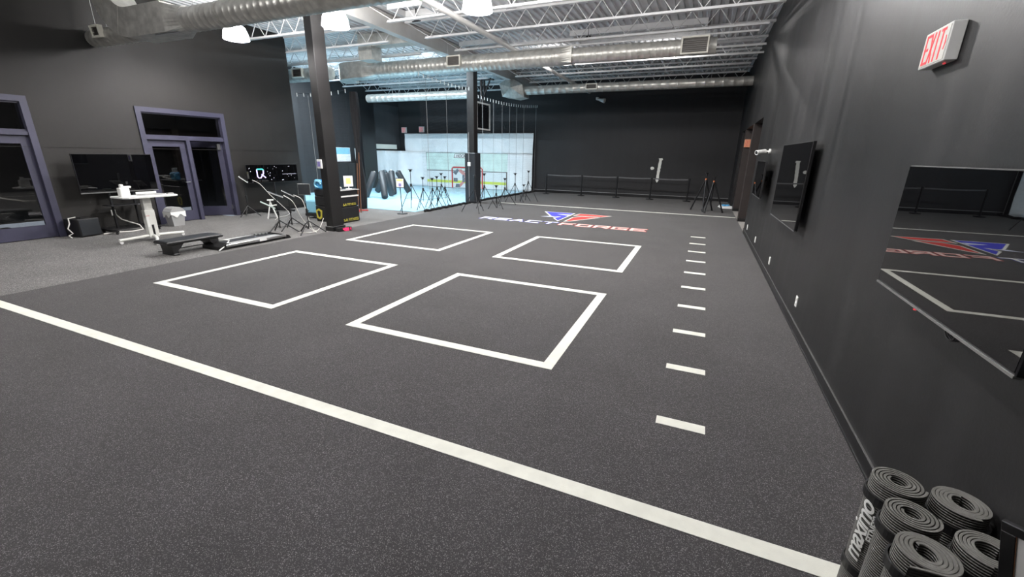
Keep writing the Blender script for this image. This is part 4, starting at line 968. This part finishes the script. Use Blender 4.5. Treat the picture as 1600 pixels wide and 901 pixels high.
MB().box(-9.08, -9.05, 4.45, 5.9, -.001, .012).build('floor_cable_cover', M['base'], label='thin black cable cover strip behind the step bench', cat='strip')
# light stands with small tablets
def light_stand(x, y, h, rot, tilt, label, white_legs=False, panel=(.3, .22), pm='blackpl', rim=None, legr=.36):
    r = empty('tablet_stand', (x, y, 0), rot, label, 'stand', 'black folding stands with small panels')
    MB().tube([(0, 0, .12), (0, 0, h*.55)], .013, 8).build('lower_tube', M['blackmt'], r)
    MB().tube([(0, 0, h*.5), (0, 0, h)], .009, 8).build('upper_tube', M['blackmt'], r)
    MB().tube([(0, 0, h*.48), (0, 0, h*.58)], .024, 10).tube([(0, 0, h*.53), (.05, 0, h*.53)], .012, 8).build('clamp', M['blackpl'], r)
    for k in range(3):
        a = 2*PI*k/3+.3
        MB().tube([(0, 0, .30), (legr*math.cos(a), legr*math.sin(a), .014)], .014, 8).build('leg', M['chrome'] if (white_legs and k == 0) else M['blackmt'], r)
        MB().tube([(0, 0, .14), (legr*.5*math.cos(a), legr*.5*math.sin(a), .16)], .006, 6).build('brace', M['blackmt'], r)
    G = T(0, 0, h+.02) @ Matrix.Rotation(tilt, 4, 'X')
    f_ = MB().box(-panel[0]/2, panel[0]/2, -.008, .008, -panel[1]/2, panel[1]/2, G, .003).build('panel', M[rim or 'blackpl'], r)
    MB().box(-panel[0]/2+.015, panel[0]/2-.015, -.0105, -.0082, -panel[1]/2+.015, panel[1]/2-.015, G).build('panel_face', M[pm], f_)
    return r
light_stand(-11.88, 8.28, 1.02, math.radians(142), math.radians(-50), 'black stand with a white edged panel beside the open door', True, (.30, .26), 'blackpl', 'white', .3)
light_stand(-8.83, 6.85, .86, math.radians(142), math.radians(-66), 'black stand with a flat dark panel, nearest of the three before the column', False, (.24, .32), 'blackpl', 'grey', .4)
light_stand(-8.98, 7.30, .84, math.radians(142), math.radians(-60), 'black stand with a tilted grey edged panel, middle of the three', False, (.2, .30), 'blackpl', 'grey', .36)
light_stand(-8.26, 7.15, .98, .55, math.radians(-2), 'black stand with an upright square panel beside the near column', False, (.27, .25), 'pad', 'chrome', .36)
r = empty('folding_step_stool', (-11.0, 8.35, 0), .9, 'small white folding stool at the foot of the wide dark display', 'stool')
b = MB(); b.bar((-.12, -.08, 0), (.0, -.06, .5), .03).bar((-.12, .08, 0), (.0, .06, .5), .03).bar((.12, -.08, 0), (-.02, -.06, .5), .03).bar((.12, .08, 0), (-.02, .06, .5), .03).bar((-.12, -.08, .02), (-.12, .08, .02), .03); b.build('frame', M['white'], r)
MB().cbox((0, 0, .51), (.16, .2, .02), ch=.004).build('seat', M['white'], r)
r = empty('music_stand_tray', (-8.83, 6.62, .66), math.radians(142), 'pale green tray tilted on the nearest panel stand', 'tray')
G = Matrix.Rotation(math.radians(-60), 4, 'X')
MB().box(-.10, .10, -.012, .0, -.16, .16, G, .003).build('plate', M['traygreen'], r); MB().tube([(0, -.02, -.02), (0, -.14, -.0), (.0, -.18, .0)], .012, 8).build('clip', M['white'], r)
def cord(pts, label, r_=.008):
    # smooth with catmull
    P = [Vector(p) for p in pts]; out = []
    for i in range(len(P)-1):
        p0, p1, p2, p3 = P[max(i-1, 0)], P[i], P[i+1], P[min(i+2, len(P)-1)]
        for k in range(6):
            t = k/6; out.append(.5*((2*p1)+(-p0+p2)*t+(2*p0-5*p1+4*p2-p3)*t*t+(-p0+3*p1-3*p2+p3)*t**3))
    out.append(P[-1])
    return prop(MB().tube(out, r_, 8).build('charging_cord', M['cable']), label, 'cord')
cord([(-11.75, 8.45, 1.02), (-11.65, 8.6, .9), (-11.5, 8.75, .6), (-11.35, 8.95, .3), (-11.25, 9.1, .06), (-11.1, 8.9, .012), (-10.95, 8.5, .012), (-10.6, 8.1, .012)], 'white cord drooping from the panel stand by the open door')
cord([(-8.7, 6.95, .86), (-8.55, 7.05, .72), (-8.45, 7.12, .4), (-8.3, 7.2, .12), (-8.15, 7.25, .014), (-8.3, 7.35, .02)], 'white cord falling from the nearest panel stand')
cord([(-8.8, 7.3, .84), (-8.65, 7.4, .72), (-8.6, 7.45, .35), (-8.55, 7.5, .03), (-8.3, 7.4, .014), (-8.2, 7.25, .015)], 'white cord falling from the middle panel stand')
cord([(-8.5, 7.05, .014), (-8.3, 7.1, .016), (-8.2, 7.35, .05), (-8.22, 7.57, .3)], 'white cord curving up to the foot of the near column')
# ------------------------------------------------------------------ seen through the opening on the right
r = empty('white_side_table', (1.95, 14.2, 0), .2, 'white topped table glimpsed through the opening in the right wall', 'table')
MB().box(-.4, .4, -.3, .3, .42, .45, c=.005).build('tabletop', M['white'], r)
for sx in (-.35, .35):
    for sy in (-.25, .25): MB().tube([(sx, sy, 0), (sx, sy, .42)], .015, 8).build('leg', M['blackmt'], r)
r = empty('bench_with_shoes', (1.5, 18.9, 0), 0, 'low dark bench with a pale cloth inside the far part of the opening', 'bench')
MB().box(-.22, .3, -.35, .35, .1, .14, c=.01).build('seat', M['brown'], r); MB().box(-.2, .28, -.3, .3, .141, .19, c=.02).build('pale_cloth', M['mural_skin'], r)
for sx in (-.15, .22): MB().box(sx-.03, sx+.03, -.3, .3, 0, .1).build('leg', M['blackmt'], r)
r = empty('folded_banner', (.93, 18.6, 0), .3, 'crumpled blue and white banner on the floor by the far end of the opening', 'banner')
MB().rings([[(-.2, -.3, .0), (.2, -.35, .0), (.22, .3, .0), (-.15, .33, .0)], [(-.15, -.25, .07), (.15, -.3, .1), (.16, .25, .06), (-.1, .28, .09)]], smooth=False).build('white_fold', M['paper'], r)
MB().rings([[(-.1, -.2, .08), (.1, -.24, .1), (.1, .1, .08), (-.1, .1, .09)], [(-.08, -.18, .13), (.08, -.2, .15), (.07, .08, .12), (-.08, .08, .13)]], smooth=False).build('blue_fold', M['bluebag'], r)
# ------------------------------------------------------------------ yoga mats
def yoga(x, y, r_, h, phase, label, turns=4.6, r0=.028, flap=0, lean=0, strap=True, oval=1.0, hand=1):
    root = empty('yoga_mat', (x, y, 0), 0, label, 'yoga mat', 'rolled grey yoga mats standing by the right wall')
    if lean: root.rotation_euler = (lean, 0, 0)
    th = (r_-r0)/turns*.80; n = int(turns*36); inner = []; outer = []
    for i in range(n+1):
        a = 2*PI*turns*i/n; rc = r0+(r_-r0-th/2)*(i/n)+th/2*0
        an = hand*a+phase
        ox = 1+(oval-1)*max(0, 1-(i/n)/.85)
        for lst, rr in ((inner, rc-th/2+.0), (outer, rc+th/2-.0006)):
            lst.append((rr*math.cos(an)*1.0, rr*math.sin(an)*ox))
    if flap:
        for k in range(1, 5):
            a = hand*(2*PI*turns+k*.15)+phase
            for lst, rr in ((inner, r_-th+flap*k*k*.0015), (outer, r_+flap*k*k*.0015)): lst.append((rr*math.cos(a), rr*math.sin(a)))
    m_ = len(inner); R = []
    for k in range(m_): R.append([(*inner[k], 0), (*outer[k], 0), (*outer[k], h-.002), (*[(inner[k][c]*.1+outer[k][c]*.9) for c in (0, 1)], h), (*[(inner[k][c]*.9+outer[k][c]*.1) for c in (0, 1)], h), (*inner[k], h-.002)])
    b = MB(); b.rings(R, True, True, False); o = b.build('rolled_mat', M['ribbed'], root)
    me = o.data; me.materials.append(M['matgrey'])
    for p in me.polygons:
        if abs(p.normal.z) > .5: p.material_index = 1
    if strap:
        for z0 in (h-.10, .14):
            MB().lathe([(r_-.004, z0), (r_+.0022, z0+.001), (r_+.0022, z0+.037), (r_-.004, z0+.038)], n=40).build('strap', M['blackpl'], root).data.polygons.foreach_set('use_smooth', [False]*120)
    return root
m1 = yoga(.882, 1.90, .091, .61, 2.2, 'rolled grey yoga mat with white lettering, at the back left of the pile')
yoga(1.066, 1.87, .090, .605, 1.2, 'rolled grey yoga mat touching the right wall at the back', oval=1.3, r0=.030)
yoga(.862, 1.712, .085, .612, 2.6, 'rolled grey yoga mat in the middle of the left row', r0=.026)
yoga(.842, 1.535, .090, .607, 2.1, 'rolled grey yoga mat with a loose curling end, nearest on the left', hand=-1, flap=1.3, oval=1.35, r0=.027)
yoga(1.045, 1.635, .090, .604, .6, 'rolled grey yoga mat half hidden behind the black frame', r0=.04)
yoga(1.02, 1.46, .06, .58, .4, 'thin rolled mat at the very bottom, beside the black frame', turns=3, r0=.02, strap=False)
# printed patch and lettering wrapped round the roll
def wrapf(r_, ang0, z0, d=0):
    def f(co):
        a = ang0 - co.y/r_ ; rr = r_+.0012+co.z+d
        return Vector((rr*math.cos(a), rr*math.sin(a), z0+co.x))
    return f
aw = math.radians(-138)
text_obj('lettering', 'maximo', .098, None, M['paper'], m1, warp=wrapf(.092, aw, .215), ext=.0006, off=.0012, shear=.25, spacing=.90)
text_obj('small_lettering', 'FITNESS', .036, None, M['paper'], m1, warp=wrapf(.092, aw+.31, .34), ext=.0006, off=.0009)
b = MB(); f = wrapf(.092, aw+.28, .12)
for k in range(12):
    a0, a1 = k*.016, (k+1)*.016
    b.add([f(Vector((a0, -.002, .0005))), f(Vector((a1, -.002, .0005))), f(Vector((a1, .002, .0005))), f(Vector((a0, .002, .0005)))], [(0, 1, 2, 3)])
b.build('underline', M['paper'], m1)
# black framed notice at the corner
fr_ = empty('framed_notice', (0, 0, 0), 0, 'corner of a black frame around a white notice at the lower right edge', 'framed notice')
P0_ = Vector((.968, 1.529, .8)); a = math.radians(48); u0 = Vector((math.cos(a), -math.sin(a), 0)); nrm = Vector((-math.sin(a), -math.cos(a), 0)); tt = math.radians(-10)
v0 = Vector((0, 0, -1))*math.cos(tt)+nrm*math.sin(tt); rr = math.radians(8)
u_ = (u0*math.cos(rr)-v0*math.sin(rr)); v_ = (v0*math.cos(rr)+u0*math.sin(rr)); n_ = v_.cross(u_).normalized()
if n_.dot(nrm) < 0: n_ = -n_
FM = Matrix(((u_.x, v_.x, n_.x, P0_.x), (u_.y, v_.y, n_.y, P0_.y), (u_.z, v_.z, n_.z, P0_.z), (0, 0, 0, 1)))
fr_.matrix_world = FM
W_, H_, t = .235, .42, .034
b = MB(); b.box(0, W_, 0, t, -.018, 0, c=.002).box(0, W_, H_-t, H_, -.018, 0, c=.002).box(0, t, t, H_-t, -.018, 0, c=.002).box(W_-t, W_, t, H_-t, -.018, 0, c=.002); b.build('frame', M['blackpl'], fr_)
MB().box(t, W_-t, t, H_-t, -.016, -.003).build('notice', M['paper'], fr_)
MB().box(t, t+.0015, t, H_-t, -.003, -.0005).build('inner_bead', M['wood'], fr_)
MB().bar((W_/2, H_-.02, -.03), (W_/2, H_+.36, -.03), .025).build('support_post', M['blackmt'], fr_)
